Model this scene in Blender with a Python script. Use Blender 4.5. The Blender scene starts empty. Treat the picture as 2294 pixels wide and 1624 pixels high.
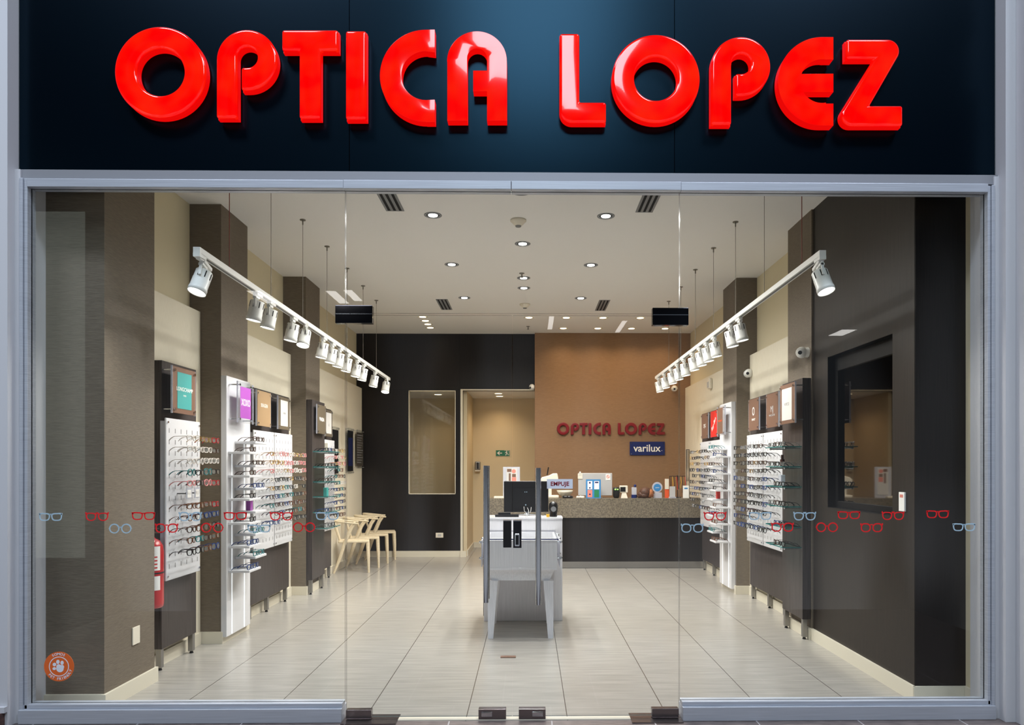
import bpy, bmesh, math, random
from mathutils import Vector, Matrix
R = math.radians
S = bpy.context.scene
C = S.collection
rnd = random.Random(7)

# ---------------------------------------------------------------- camera, world, mall light, exposure
cam = bpy.data.cameras.new('camera'); co = bpy.data.objects.new('camera', cam); C.objects.link(co)
co.location = (0, 0, 1.487); co.rotation_euler = (R(90), 0, R(-0.8))
cam.sensor_width = 36; cam.sensor_fit = 'HORIZONTAL'; cam.lens = 1600 / 2294 * 36
cam.shift_x = (1147 - 1207.34) / 2294; cam.shift_y = (1047 - 812) / 2294
cam.clip_start = 0.05; cam.clip_end = 100
S.camera = co
vs = S.view_settings
vs.view_transform = 'Standard'; vs.look = 'None'; vs.exposure = 0.0; vs.gamma = 1.0; vs.use_curve_mapping = False
S.cycles.transparent_max_bounces = 32

w = bpy.data.worlds.new('mall_daylight'); S.world = w; w.use_nodes = True
wn = w.node_tree.nodes; wl = w.node_tree.links
bg = wn['Background']; bg.inputs[1].default_value = .5
# the mall around the shop: floor below brightened to light the shop ceiling, dimmer eye level, dark upper storey
tc = wn.new('ShaderNodeTexCoord'); sx = wn.new('ShaderNodeSeparateXYZ'); cr = wn.new('ShaderNodeValToRGB')
ma = wn.new('ShaderNodeMath'); ma.operation = 'MULTIPLY_ADD'; ma.inputs[1].default_value = .5; ma.inputs[2].default_value = .5
wl.new(tc.outputs['Generated'], sx.inputs[0]); wl.new(sx.outputs[2], ma.inputs[0]); wl.new(ma.outputs[0], cr.inputs[0])
els = cr.color_ramp.elements
els[0].position = 0.0; els[0].color = (.55, .56, .60, 1); els[1].position = 1.0; els[1].color = (.02, .025, .03, 1)
for p_, c_ in ((.44, (.85, .88, .95)), (.50, (.24, .26, .29)), (.585, (.22, .25, .29)), (.64, (.03, .04, .05))):
    q_ = els.new(p_); q_.color = (*c_, 1)
wm = wn.new('ShaderNodeMapping'); wm.inputs['Scale'].default_value = (7, 7, .8)
wz = wn.new('ShaderNodeTexNoise'); wz.inputs['Scale'].default_value = 1.6; wz.inputs['Detail'].default_value = 1
wr_ = wn.new('ShaderNodeValToRGB'); wr_.color_ramp.elements[0].position = .42; wr_.color_ramp.elements[1].position = .56
wr_.color_ramp.elements[0].color = (.15, .15, .16, 1); wr_.color_ramp.elements[1].color = (1.25, 1.25, 1.25, 1)
wx = wn.new('ShaderNodeMixRGB'); wx.blend_type = 'MULTIPLY'; wx.inputs[0].default_value = 1
wl.new(tc.outputs['Generated'], wm.inputs[0]); wl.new(wm.outputs[0], wz.inputs['Vector']); wl.new(wz.outputs['Fac'], wr_.inputs[0])
wl.new(cr.outputs[0], wx.inputs[1]); wl.new(wr_.outputs[0], wx.inputs[2]); wl.new(wx.outputs[0], bg.inputs[0])

def area_light(name, loc, target, sx_, sy_, power, col):
    l = bpy.data.lights.new(name, 'AREA'); l.shape = 'RECTANGLE'; l.size = sx_; l.size_y = sy_
    l.energy = power; l.color = col
    o = bpy.data.objects.new(name, l); C.objects.link(o); o.location = loc
    o.rotation_euler = (Vector(target) - Vector(loc)).to_track_quat('-Z', 'Y').to_euler()
    return o
area_light('mall_skylight', (0.15, -3.6, 9.2), (0.1, 4.2, 3.4), 2.6, 3.0, 260, (.75, .90, 1.0))
area_light('mall_wall_fill', (-5.0, -2.0, 12.5), (-3, 4.2, 1.5), 3, 2, 800, (.76, .84, 1.0))  # added fill pair, unseen, to brighten the mall walls and the decals
area_light('mall_wall_fill', (5.0, -2.0, 12.5), (3, 4.2, 1.5), 3, 2, 800, (.76, .84, 1.0))

area_light('mall_shopfront_light', (-7.55, -3.0, 2.8), (-7.55, 4.2, 2.8), 1.0, 5.5, 13, (.88, 1.0, .88))

# strip lights on the mall ceiling behind the viewer; the shop glass mirrors them
for lx, ly0, ly1, lw in ((-5.08, -9.9, -11.3, .26), (-4.62, -9.8, -11.0, .22), (-7.05, -9.9, -11.3, .34), (.68, -12.9, -14.9, .15), (2.95, -13.5, -15.4, .16), (10.5, -14.8, -15.9, .5)):
    area_light('mall_strip_light', (lx, (ly0 + ly1) / 2, 6.0), (lx, (ly0 + ly1) / 2, 0.0), lw, ly0 - ly1, 28 * lw * (ly0 - ly1), (1, .98, .95))

# ---------------------------------------------------------------- materials
def lin(c):
    return tuple((x / 12.92 if x <= .04045 else ((x + .055) / 1.055) ** 2.4) for x in [v / 255 for v in c])
def mat(name, rgb, rough=.6, metal=0, spec=.5, emit=None, estr=0, coat=0, srgb=True):
    m = bpy.data.materials.new(name); m.use_nodes = True
    b = m.node_tree.nodes['Principled BSDF']
    c = lin(rgb) if srgb else rgb
    b.inputs['Base Color'].default_value = (*c, 1); b.inputs['Roughness'].default_value = rough
    b.inputs['Metallic'].default_value = metal; b.inputs['Specular IOR Level'].default_value = spec
    b.inputs['Coat Weight'].default_value = coat; b.inputs['Coat Roughness'].default_value = .03
    if emit is not None:
        b.inputs['Emission Color'].default_value = (*emit, 1); b.inputs['Emission Strength'].default_value = estr
    return m
def tex(m, scale, lo, hi, detail=4, bump=0, dist=0, rough=None, nscale=6, con=(.35, .65)):
    """noise stretched along an axis, in object coordinates, drives colour between lo and hi (sRGB 0-255)"""
    nt = m.node_tree; N = nt.nodes; L = nt.links; b = N['Principled BSDF']
    t = N.new('ShaderNodeTexCoord'); mp = N.new('ShaderNodeMapping'); mp.inputs['Scale'].default_value = scale
    no = N.new('ShaderNodeTexNoise'); no.inputs['Scale'].default_value = nscale; no.inputs['Detail'].default_value = detail
    no.inputs['Distortion'].default_value = dist
    r = N.new('ShaderNodeValToRGB')
    r.color_ramp.elements[0].position = con[0]; r.color_ramp.elements[1].position = con[1]
    r.color_ramp.elements[0].color = (*lin(lo), 1); r.color_ramp.elements[1].color = (*lin(hi), 1)
    L.new(t.outputs['Object'], mp.inputs[0]); L.new(mp.outputs[0], no.inputs['Vector']); L.new(no.outputs['Fac'], r.inputs[0])
    L.new(r.outputs[0], b.inputs['Base Color'])
    if bump:
        bp = N.new('ShaderNodeBump'); bp.inputs['Strength'].default_value = bump; bp.inputs['Distance'].default_value = .01
        L.new(no.outputs['Fac'], bp.inputs['Height']); L.new(bp.outputs[0], b.inputs['Normal'])
    return m
M = {}
M['white_mall'] = mat('mall_wall_paint', (205, 206, 210), .7)
M['plinth'] = tex(mat('brown_plinth_tile', (70, 45, 40), .3), (1, 1, 12), (60, 38, 34), (92, 62, 54))
M['fascia'] = mat('navy_fascia_panel', (0, 3, 8), .26, metal=0, spec=.34)
M['fascia'].node_tree.nodes['Principled BSDF'].inputs['Specular Tint'].default_value = (.20, .60, 1, 1)
M['header'] = mat('grey_header_paint', (150, 152, 158), .45, metal=.3)
M['alu'] = mat('brushed_aluminium', (158, 172, 196), .42, metal=.35)
tex(M['alu'], (.5, 3, 90), (176, 181, 190), (198, 203, 212))
M['cream'] = tex(mat('cream_vinyl_wall', (222, 214, 192), .75), (60, 60, 3), (217, 209, 187), (226, 218, 198))
M['creamup'] = mat('cream_upper_wall', (214, 203, 172), .8)
M['ceiling'] = mat('white_ceiling_paint', (224, 222, 218), .85)
M['taupe'] = tex(mat('taupe_grass_cloth', (122, 110, 95), .7), (3, 3, 70), (98, 88, 74), (116, 105, 90), bump=.25, detail=5)
M['tan'] = tex(mat('tan_woven_wallpaper', (158, 134, 108), .7), (3, 3, 60), (134, 102, 71), (145, 112, 80), bump=.1)
M['corr'] = mat('corridor_cream_paint', (214, 196, 160), .75)
M['dark'] = tex(mat('dark_wood_laminate', (64, 56, 53), .38, spec=.32), (60, 60, .8), (44, 39, 37), (74, 67, 65), detail=6, nscale=4)
M['darkwall'] = tex(mat('dark_wood_wall_panel', (64, 54, 50), .36, spec=.28), (50, 50, .8), (18, 14, 12), (29, 24, 21), detail=6, nscale=4)
M['brownwall'] = tex(mat('brown_wood_wall_panel', (60, 52, 46), .42, spec=.25), (60, 60, .8), (33, 29, 25), (46, 40, 35), detail=6, nscale=4)
M['base'] = mat('cream_tile_skirting', (212, 205, 186), .35)
M['white'] = mat('white_laminate', (228, 229, 230), .28)
tex(M['white'], (50, 50, .8), (219, 218, 223), (234, 233, 238), nscale=4)
M['board'] = mat('white_display_board', (206, 206, 208), .35); M['placardwhite'] = mat('off_white_print', (198, 195, 190), .5)
M['whitemetal'] = mat('white_enamel', (235, 235, 230), .35)
M['chrome'] = mat('polished_chrome', (200, 203, 208), .08, metal=1)
M['patch'] = mat('dark_polished_steel', (52, 52, 56), .07, metal=1)
M['steel'] = mat('brushed_steel_leg', (150, 148, 145), .35, metal=.8)
M['black'] = mat('black_plastic', (16, 16, 18), .35)
M['rubber'] = mat('black_rubber', (20, 20, 20), .8)
M['slot'] = mat('slot_black', (12, 12, 12), .9)
M['slotgrey'] = mat('slot_grey_insert', (120, 120, 118), .6)
M['grey'] = mat('grey_plastic', (120, 122, 125), .5)
M['lettered'] = mat('dark_red_acrylic', (120, 12, 20), .3)
M['granite'] = tex(mat('speckled_grey_stone', (150, 142, 128), .4), (1, 1, 1), (86, 78, 66), (124, 114, 97), nscale=46, detail=3)
M['paper'] = mat('white_paper', (238, 236, 230), .7)
M['navy'] = mat('navy_sign_acrylic', (14, 32, 92), .25)
M['green'] = mat('green_sign_plastic', (8, 108, 78), .5)
M['chair'] = tex(mat('pale_birch_wood', (226, 212, 184), .45), (4, 4, 30), (208, 192, 160), (222, 207, 177))
M['red'] = mat('fire_red_paint', (176, 14, 22), .25, coat=.4)
M['mirror'] = mat('dark_screen_glass', (100, 94, 86), .03, metal=1)
M['gloss_black'] = mat('gloss_black_frame', (6, 6, 7), .5, spec=.2)
M['canvas_y'] = mat('wood_pale', (200, 180, 140), .5)
M['decal_red'] = mat('red_vinyl', (238, 18, 28), .5)
M['decal_blue'] = mat('pale_blue_vinyl', (172, 200, 216), .55)
M['decal_orange'] = mat('orange_vinyl', (228, 104, 40), .55)
M['decal_white'] = mat('white_vinyl', (232, 236, 246), .55)
M['maroon'] = mat('maroon_print', (140, 18, 40), .5)
M['glassedge'] = mat('glass_edge', (70, 84, 84), .2)
M['shelfedge'] = mat('green_glass_edge', (30, 110, 110), .12)
M['teal'] = mat('teal_print', (60, 146, 142), .45)
M['purple'] = mat('purple_print', (150, 72, 158), .45)
M['brownp'] = mat('brown_print', (112, 84, 68), .4)
M['goldp'] = mat('gold_brown_print', (160, 132, 98), .4)
M['olivep'] = mat('olive_print', (92, 82, 66), .4)
M['redp'] = mat('red_print', (206, 44, 36), .4)
M['orangep'] = mat('orange_print', (226, 92, 50), .4)
M['greyp'] = mat('grey_print', (180, 178, 176), .5)
M['lamp'] = mat('lamp_face', (255, 255, 255), .5, emit=(1, .97, .90), estr=9)
M['lampwarm'] = mat('warm_lamp_face', (255, 255, 255), .5, emit=(1, .80, .52), estr=7)
M['wire'] = mat('steel_wire', (130, 126, 118), .4, metal=.6)
M['redwire'] = mat('red_wire', (130, 60, 48), .5)
M['blue'] = mat('blue_print', (54, 126, 180), .5)
M['salmon'] = mat('salmon_print', (214, 128, 112), .5)
M['greenp'] = mat('green_print', (24, 118, 74), .5)
M['hair'] = tex(mat('brown_hair', (70, 40, 24), .6), (30, 30, 6), (44, 24, 16), (96, 58, 34))
M['skin'] = mat('doll_skin', (176, 112, 72), .55)
M['yellow'] = mat('yellow_plastic', (220, 170, 40), .5)
M['qr'] = mat('dark_print', (60, 60, 62), .6)
M['ivory'] = mat('ivory_plastic', (222, 214, 196), .4)
M['led'] = mat('green_led', (120, 255, 60), .5, emit=(.4, 1, .15), estr=3)
M['floor_mall'] = tex(mat('mall_brown_tile', (104, 92, 88), .3), (2, 8, 1), (92, 82, 80), (120, 108, 104))
M['grout'] = mat('pale_grout', (170, 165, 165), .8)
M['white_emissive'] = mat('emissive_white_rail', (255, 255, 255), .5, emit=(.9, .95, 1), estr=.45)  # white rails behind the trays, emission set in the material

def glass_mat(name, tint, refl_rough=.0, ior=1.55, gloss=(1, 1, 1)):
    m = bpy.data.materials.new(name); m.use_nodes = True; N = m.node_tree.nodes; L = m.node_tree.links
    N.remove(N['Principled BSDF']); out = N['Material Output']
    t = N.new('ShaderNodeBsdfTransparent'); t.inputs[0].default_value = (*tint, 1)
    g = N.new('ShaderNodeBsdfGlossy'); g.inputs['Roughness'].default_value = refl_rough; g.inputs['Color'].default_value = (*gloss, 1)
    f = N.new('ShaderNodeFresnel'); f.inputs[0].default_value = ior
    gm = N.new('ShaderNodeNewGeometry'); iv = N.new('ShaderNodeMath'); iv.operation = 'SUBTRACT'; iv.inputs[0].default_value = 1
    fm_ = N.new('ShaderNodeMath'); fm_.operation = 'MULTIPLY'; L.new(gm.outputs['Backfacing'], iv.inputs[1]); L.new(iv.outputs[0], fm_.inputs[0]); L.new(f.outputs[0], fm_.inputs[1])
    mx = N.new('ShaderNodeMixShader'); L.new(fm_.outputs[0], mx.inputs[0]); L.new(t.outputs[0], mx.inputs[1]); L.new(g.outputs[0], mx.inputs[2])
    L.new(mx.outputs[0], out.inputs[0]); return m
M['glass'] = glass_mat('clear_shop_glass', (.975, .985, .98))
M['acrylic'] = glass_mat('clear_acrylic', (.95, .96, .97), .02)
def frost_mat():
    m = glass_mat('acrylic_edge', (.8, .82, .86), .1, 1.5); N = m.node_tree.nodes; L = m.node_tree.links
    d = N.new('ShaderNodeBsdfDiffuse'); d.inputs[0].default_value = (.72, .73, .80, 1); x = N.new('ShaderNodeMixShader'); x.inputs[0].default_value = .5
    old = N['Material Output'].inputs[0].links[0].from_socket; L.new(old, x.inputs[1]); L.new(d.outputs[0], x.inputs[2]); L.new(x.outputs[0], N['Material Output'].inputs[0]); return m
M['acrylicfrost'] = frost_mat()
M['fitting'] = mat('worn_steel_fitting', (128, 120, 120), .22, metal=.9)
M['shelfglass'] = glass_mat('green_tint_glass', (.80, .93, .90))
M['lens'] = glass_mat('eyeglass_lens', (.96, .975, .975), .05, 1.36)
_N = M['lens'].node_tree.nodes; _L = M['lens'].node_tree.links
_d = _N.new('ShaderNodeBsdfDiffuse'); _d.inputs[0].default_value = (.85, .88, .86, 1); _x = _N.new('ShaderNodeMixShader'); _x.inputs[0].default_value = .05  # white diffuse mixed into the lens colour to stand for glints
_o = _N['Material Output'].inputs[0].links[0].from_socket; _L.new(_o, _x.inputs[1]); _L.new(_d.outputs[0], _x.inputs[2]); _L.new(_x.outputs[0], _N['Material Output'].inputs[0])

def letter_mat():
    m = mat('lit_red_acrylic', (50, 0, 0), .10, spec=.4, coat=.7)
    nt = m.node_tree; N = nt.nodes; L = nt.links; b = N['Principled BSDF']
    t = N.new('ShaderNodeTexCoord'); no = N.new('ShaderNodeTexNoise'); no.inputs['Scale'].default_value = 7; no.inputs['Detail'].default_value = 1
    r = N.new('ShaderNodeValToRGB'); r.color_ramp.elements[0].position = .38; r.color_ramp.elements[1].position = .72
    r.color_ramp.elements[0].color = (1, .0004, .0003, 1); r.color_ramp.elements[1].color = (1, .014, .002, 1)
    L.new(t.outputs['Object'], no.inputs['Vector']); L.new(no.outputs['Fac'], r.inputs[0]); L.new(r.outputs[0], b.inputs['Emission Color'])
    b.inputs['Emission Strength'].default_value = 1.0
    return m
M['letter'] = letter_mat()
M['letterside'] = mat('lit_red_letter_side', (70, 2, 3), .3, emit=(1, .002, .001), estr=.8)

def floor_mat():
    m = mat('beige_wood_look_tile', (205, 196, 178), .22, spec=.5)
    nt = m.node_tree; N = nt.nodes; L = nt.links; b = N['Principled BSDF']
    t = N.new('ShaderNodeTexCoord'); mp = N.new('ShaderNodeMapping'); mp.inputs['Scale'].default_value = (1.2, 16, 1)
    no = N.new('ShaderNodeTexNoise'); no.inputs['Scale'].default_value = 2.2; no.inputs['Detail'].default_value = 5
    r = N.new('ShaderNodeValToRGB'); r.color_ramp.elements[0].position = .3; r.color_ramp.elements[1].position = .7
    r.color_ramp.elements[0].color = (*lin((140, 136, 129)), 1); r.color_ramp.elements[1].color = (*lin((158, 154, 146)), 1)
    L.new(t.outputs['Object'], mp.inputs[0]); L.new(mp.outputs[0], no.inputs['Vector']); L.new(no.outputs['Fac'], r.inputs[0])
    sp = N.new('ShaderNodeSeparateXYZ'); L.new(t.outputs['Object'], sp.inputs[0])
    def seam(out, off, period, width):
        a = N.new('ShaderNodeMath'); a.operation = 'SUBTRACT'; L.new(sp.outputs[out], a.inputs[0]); a.inputs[1].default_value = off - 50 * period - width / 2
        q = N.new('ShaderNodeMath'); q.operation = 'MODULO'; L.new(a.outputs[0], q.inputs[0]); q.inputs[1].default_value = period
        c = N.new('ShaderNodeMath'); c.operation = 'LESS_THAN'; L.new(q.outputs[0], c.inputs[0]); c.inputs[1].default_value = width
        return c
    sA = seam(0, .2275, .6, .0055); sB = seam(1, 4.53, .3, .003)
    m1 = N.new('ShaderNodeMixRGB'); m1.inputs[2].default_value = (*lin((140, 136, 130)), 1)
    L.new(sB.outputs[0], m1.inputs[0]); L.new(r.outputs[0], m1.inputs[1])
    m2 = N.new('ShaderNodeMixRGB'); m2.inputs[2].default_value = (*lin((74, 68, 62)), 1)
    L.new(sA.outputs[0], m2.inputs[0]); L.new(m1.outputs[0], m2.inputs[1]); L.new(m2.outputs[0], b.inputs['Base Color'])
    return m
M['floor'] = floor_mat()

# ---------------------------------------------------------------- mesh building
ORG = {}
class MB:
    def __init__(s): s.v = []; s.f = []; s.m = []; s.mi = 0; s.sm = []
    def add(s, vs_, fs_, smooth=False):
        o = len(s.v); s.v += [tuple(p) for p in vs_]
        for f in fs_: s.f.append([i + o for i in f]); s.m.append(s.mi); s.sm.append(smooth)
        return s
    def box(s, x0, x1, y0, y1, z0, z1):
        v = [(x, y, z) for z in (z0, z1) for y in (y0, y1) for x in (x0, x1)]
        return s.add(v, [(0, 2, 3, 1), (4, 5, 7, 6), (0, 1, 5, 4), (2, 6, 7, 3), (0, 4, 6, 2), (1, 3, 7, 5)])
    def obox(s, mtx, sx_, sy_, sz_):
        v = [mtx @ Vector((x * sx_ / 2, y * sy_ / 2, z * sz_ / 2)) for z in (-1, 1) for y in (-1, 1) for x in (-1, 1)]
        return s.add(v, [(0, 2, 3, 1), (4, 5, 7, 6), (0, 1, 5, 4), (2, 6, 7, 3), (0, 4, 6, 2), (1, 3, 7, 5)])
    def cyl(s, p0, p1, r0, r1=None, n=16, cap=True):
        p0 = Vector(p0); p1 = Vector(p1); r1 = r0 if r1 is None else r1
        q = (p1 - p0).to_track_quat('Z', 'Y').to_matrix()
        a = [p0 + q @ Vector((r0 * math.cos(2 * math.pi * i / n), r0 * math.sin(2 * math.pi * i / n), 0)) for i in range(n)]
        b = [p1 + q @ Vector((r1 * math.cos(2 * math.pi * i / n), r1 * math.sin(2 * math.pi * i / n), 0)) for i in range(n)]
        s.add(a + b, [(i, (i + 1) % n, n + (i + 1) % n, n + i) for i in range(n)], True)
        if cap:
            s.add(a, [tuple(range(n))[::-1]]); s.add(b, [tuple(range(n))])
        return s
    def lathe(s, prof, c=(0, 0, 0), mtx=None, n=24):
        """prof: [(r, z)] revolved about z"""
        v = []; f = []
        for r, z in prof:
            for i in range(n):
                a = 2 * math.pi * i / n; p = Vector((r * math.cos(a), r * math.sin(a), z))
                if mtx: p = mtx @ p
                v.append(p + Vector(c))
        for k in range(len(prof) - 1):
            for i in range(n):
                f.append((k * n + i, k * n + (i + 1) % n, (k + 1) * n + (i + 1) % n, (k + 1) * n + i))
        return s.add(v, f, True)
    def tube(s, pts, r, n=8, flat=1.0):
        pts = [Vector(p) for p in pts]; v = []; f = []; N = len(pts)
        rr = r if isinstance(r, (list, tuple)) else [r] * N
        for k, p in enumerate(pts):
            d = (pts[min(k + 1, N - 1)] - pts[max(k - 1, 0)]).normalized()
            q = d.to_track_quat('Z', 'Y').to_matrix()
            for i in range(n):
                a = 2 * math.pi * i / n
                v.append(p + q @ Vector((rr[k] * math.cos(a), rr[k] * flat * math.sin(a), 0)))
        for k in range(N - 1):
            for i in range(n): f.append((k * n + i, k * n + (i + 1) % n, (k + 1) * n + (i + 1) % n, (k + 1) * n + i))
        s.add(v, f, True); s.add(v[:n], [tuple(range(n))[::-1]]); s.add(v[-n:], [tuple(range(n))])
        return s
    def prism(s, pts, y0, y1):
        """outline [(x, z)] extruded along y; y0 is the front"""
        n = len(pts); v = [(x, y0, z) for x, z in pts] + [(x, y1, z) for x, z in pts]
        return s.add(v, [tuple(range(n)), tuple(range(2 * n - 1, n - 1, -1))] + [(i, n + i, n + (i + 1) % n, (i + 1) % n) for i in range(n)])
    def ringp(s, outer, inner, y0, y1):
        n = len(outer); v = []
        for y in (y0, y1):
            v += [(x, y, z) for x, z in outer]; v += [(x, y, z) for x, z in inner]
        f = []
        for i in range(n):
            j = (i + 1) % n
            f += [(i, j, n + j, n + i), (2 * n + j, 2 * n + i, 3 * n + i, 3 * n + j), (j, i, 2 * n + i, 2 * n + j), (n + i, n + j, 3 * n + j, 3 * n + i)]
        return s.add(v, f)
    def sphere(s, c, r, n=12, sc=(1, 1, 1)):
        prof = [(r * math.sin(math.pi * k / 8), -r * math.cos(math.pi * k / 8)) for k in range(9)]
        return s.lathe(prof, c, Matrix.Diagonal(sc).to_3x3(), n)
    def xf(s, mtx):
        s.v = [tuple(mtx @ Vector(p)) for p in s.v]; return s
    def mesh(s, name, mats, off=(0, 0, 0), smooth_ang=None):
        me = bpy.data.meshes.new(name)
        me.from_pydata([(x - off[0], y - off[1], z - off[2]) for x, y, z in s.v], [], s.f)
        for m in (mats if isinstance(mats, (list, tuple)) else [mats]): me.materials.append(m)
        me.polygons.foreach_set('material_index', s.m); me.polygons.foreach_set('use_smooth', s.sm)
        me.update()
        bm = bmesh.new(); bm.from_mesh(me); bmesh.ops.recalc_face_normals(bm, faces=bm.faces); bm.to_mesh(me); bm.free()
        return me
    def build(s, name, mats, parent=None, off=None):
        if off is None: off = ORG.get(parent.name, (0, 0, 0)) if parent else (0, 0, 0)
        o = bpy.data.objects.new(name, s.mesh(name, mats, off)); C.objects.link(o)
        if parent: o.parent = parent; ORG[o.name] = ORG.get(parent.name, (0, 0, 0))
        return o
    def at(s, name, mats, loc):
        """one top-level mesh with its origin at loc"""
        o = s.build(name, mats, None, loc); o.location = loc; ORG[o.name] = loc; return o

def tag(o, label=None, cat=None, group=None, kind=None):
    if label: o['label'] = label
    if cat: o['category'] = cat
    if group: o['group'] = group
    if kind: o['kind'] = kind
    return o
def empty(name, loc, label=None, cat=None, group=None, kind=None, rz=0):
    o = bpy.data.objects.new(name, None); C.objects.link(o); o.location = loc; o.rotation_euler = (0, 0, rz)
    o.empty_display_size = .05; ORG[o.name] = tuple(loc); return tag(o, label, cat, group, kind)
def copy_tree(o, parent=None):
    c = o.copy(); C.objects.link(c)
    if parent: c.parent = parent
    for ch in list(o.children): copy_tree(ch, c)
    return c
def box(name, m, x0, x1, y0, y1, z0, z1, parent=None):
    return MB().box(x0, x1, y0, y1, z0, z1).build(name, m, parent)
def struct(name, m, *b, label=None):
    o = box(name, m, *b); o['kind'] = 'structure'
    if label: o['label'] = label
    return o
def bevel(o, wd, seg=2, ang=40):
    b = o.modifiers.new('bevel', 'BEVEL'); b.width = wd; b.segments = seg; b.limit_method = 'ANGLE'; b.angle_limit = R(ang); return o
def text_mesh(name, body, size, m, loc, rot, parent=None, ext=.0008, sx_=1, align='CENTER', shear=0, bold=0.0):
    """lettering as a mesh; loc/rot in the parent's frame (parent unrotated)"""
    cu = bpy.data.curves.new(name, 'FONT'); cu.body = body; cu.size = size; cu.extrude = ext; cu.align_x = align; cu.align_y = 'CENTER'
    cu.shear = shear; cu.offset = bold; cu.resolution_u = 3
    t = bpy.data.objects.new(name, cu); C.objects.link(t)
    dg = bpy.context.evaluated_depsgraph_get()
    me = bpy.data.meshes.new_from_object(t.evaluated_get(dg)); bpy.data.objects.remove(t); bpy.data.curves.remove(cu)
    me.name = name; me.materials.clear(); me.materials.append(m)
    o = bpy.data.objects.new(name, me); C.objects.link(o)
    off = ORG.get(parent.name, (0, 0, 0)) if parent else (0, 0, 0)
    o.location = Vector(loc) - Vector(off); o.rotation_euler = rot; o.scale = (sx_, 1, 1)
    if parent: o.parent = parent
    return o
FRONT = (R(90), 0, 0)                                   # text that faces the street (-y)
def spot(name, loc, direction, power, angle, blend, col, parent=None, size=.04):
    l = bpy.data.lights.new(name, 'SPOT'); l.energy = power; l.spot_size = R(angle); l.spot_blend = blend; l.color = col
    l.shadow_soft_size = size
    o = bpy.data.objects.new(name, l); C.objects.link(o)
    off = ORG.get(parent.name, (0, 0, 0)) if parent else (0, 0, 0)
    o.location = Vector(loc) - Vector(off)
    o.rotation_euler = Vector(direction).to_track_quat('-Z', 'Y').to_euler()
    if parent: o.parent = parent
    return o

# ---------------------------------------------------------------- structure
ZC = 3.71; YG = 4.228
struct('floor', M['floor'], -3.2, 3.0, 4.20, 14.0, -.1, 0)
MM = MB().box(-4.2, 4.0, 1.0, 4.20, -.1, -.001); o = MM.build('floor_mall', M['floor_mall']); o['kind'] = 'structure'
g = MB()
for k in range(-7, 7):
    g.box(k * .6 + .13, k * .6 + .137, 3.99, 4.19, -.002, .0004)
    g.box(k * .6 + .43, k * .6 + .437, 3.3, 3.985, -.002, .0004)
g.box(-4.2, 4.0, 3.984, 3.990, -.002, .0004)
g.build('floor_mall_joints', M['grout'])['kind'] = 'structure'
struct('ceiling', M['ceiling'], -3.3, 3.1, 4.36, 12.3, ZC, ZC + .1)
# left side, front to back
struct('wall_left_front', M['creamup'], -3.1, -2.995, 4.25, 5.06, 0, ZC)
struct('wall_left', M['creamup'], -3.1, -2.865, 5.06, 12.3, 0, ZC)
def pillar(x0, x1, y0, y1, side):
    struct('wall_pillar', M['taupe'], x0, x1, y0, y1, 0, ZC)
PL = [(4.41, 4.995), (6.07, 6.635), (8.36, 8.91)]
pillar(-2.995, -2.60, 4.41, 4.995, 'l'); pillar(-2.865, -2.60, 6.07, 6.635, 'l'); pillar(-2.865, -2.60, 8.36, 8.91, 'l')
for y0, y1 in ((4.995, 6.07), (6.635, 8.36), (8.91, 11.9)):
    struct('wall_left_panel', M['cream'], -2.865, -2.775, y0, y1, 0, 2.80)
# right side
struct('wall_right_front', M['creamup'], 2.775, 2.95, 4.25, 4.70, 0, ZC)
struct('wall_right', M['creamup'], 2.675, 2.95, 6.68, 12.3, 0, ZC)
pillar(2.434, 2.675, 8.34, 8.92, 'r'); pillar(2.434, 2.95, 6.12, 6.68, 'r')
for y0, y1 in ((6.68, 8.34), (8.92, 11.8)):
    struct('wall_right_panel', M['cream'], 2.59, 2.675, y0, y1, 0, 2.80)
# dark cladding with the screen niche
g = MB()
g.box(2.45, 2.95, 4.506, 4.78, 0, ZC); g.box(2.45, 2.95, 5.825, 6.12, 0, ZC)
g.box(2.45, 2.95, 4.78, 5.825, 0, 1.16); g.box(2.45, 2.95, 4.78, 5.825, 2.39, ZC)
g.box(2.60, 2.95, 4.78, 5.825, 1.16, 2.39)
g.build('wall_right_cladding', M['brownwall'])['kind'] = 'structure'
struct('wall_right_cladding_end', M['darkwall'], 2.452, 2.775, 4.500, 4.506, 0, ZC)
# back walls
g = MB()
g.box(-2.865, -2.0, 11.9, 12.0, 0, ZC); g.box(-1.22, -1.10, 11.9, 12.0, 0, 2.766)
g.box(-2.0, -1.22, 11.9, 12.0, 0, 1.041); g.box(-2.0, .096, 11.9, 12.0, 2.766, ZC)
g.build('wall_back_dark', M['darkwall'])['kind'] = 'structure'
g = MB()
for z in (2.775,): g.box(-2.865, .09, 11.897, 11.8995, z, z + .006)
g.box(-1.153, -1.148, 11.897, 11.8995, 2.78, ZC); g.box(-2.01, -2.005, 11.897, 11.8995, 0.11, 2.77)
g.build('trim_1', M['slot'])['kind'] = 'structure'
g = MB(); g.box(-1.135, -1.10, 11.86, 11.9, 0, 2.766); g.box(-1.135, .09, 11.86, 11.9, 2.766, 2.785)
g.build('trim_2', M['base'])['kind'] = 'structure'
struct('wall_back', M['tan'], .096, 2.68, 11.8, 12.0, 0, ZC)
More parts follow.
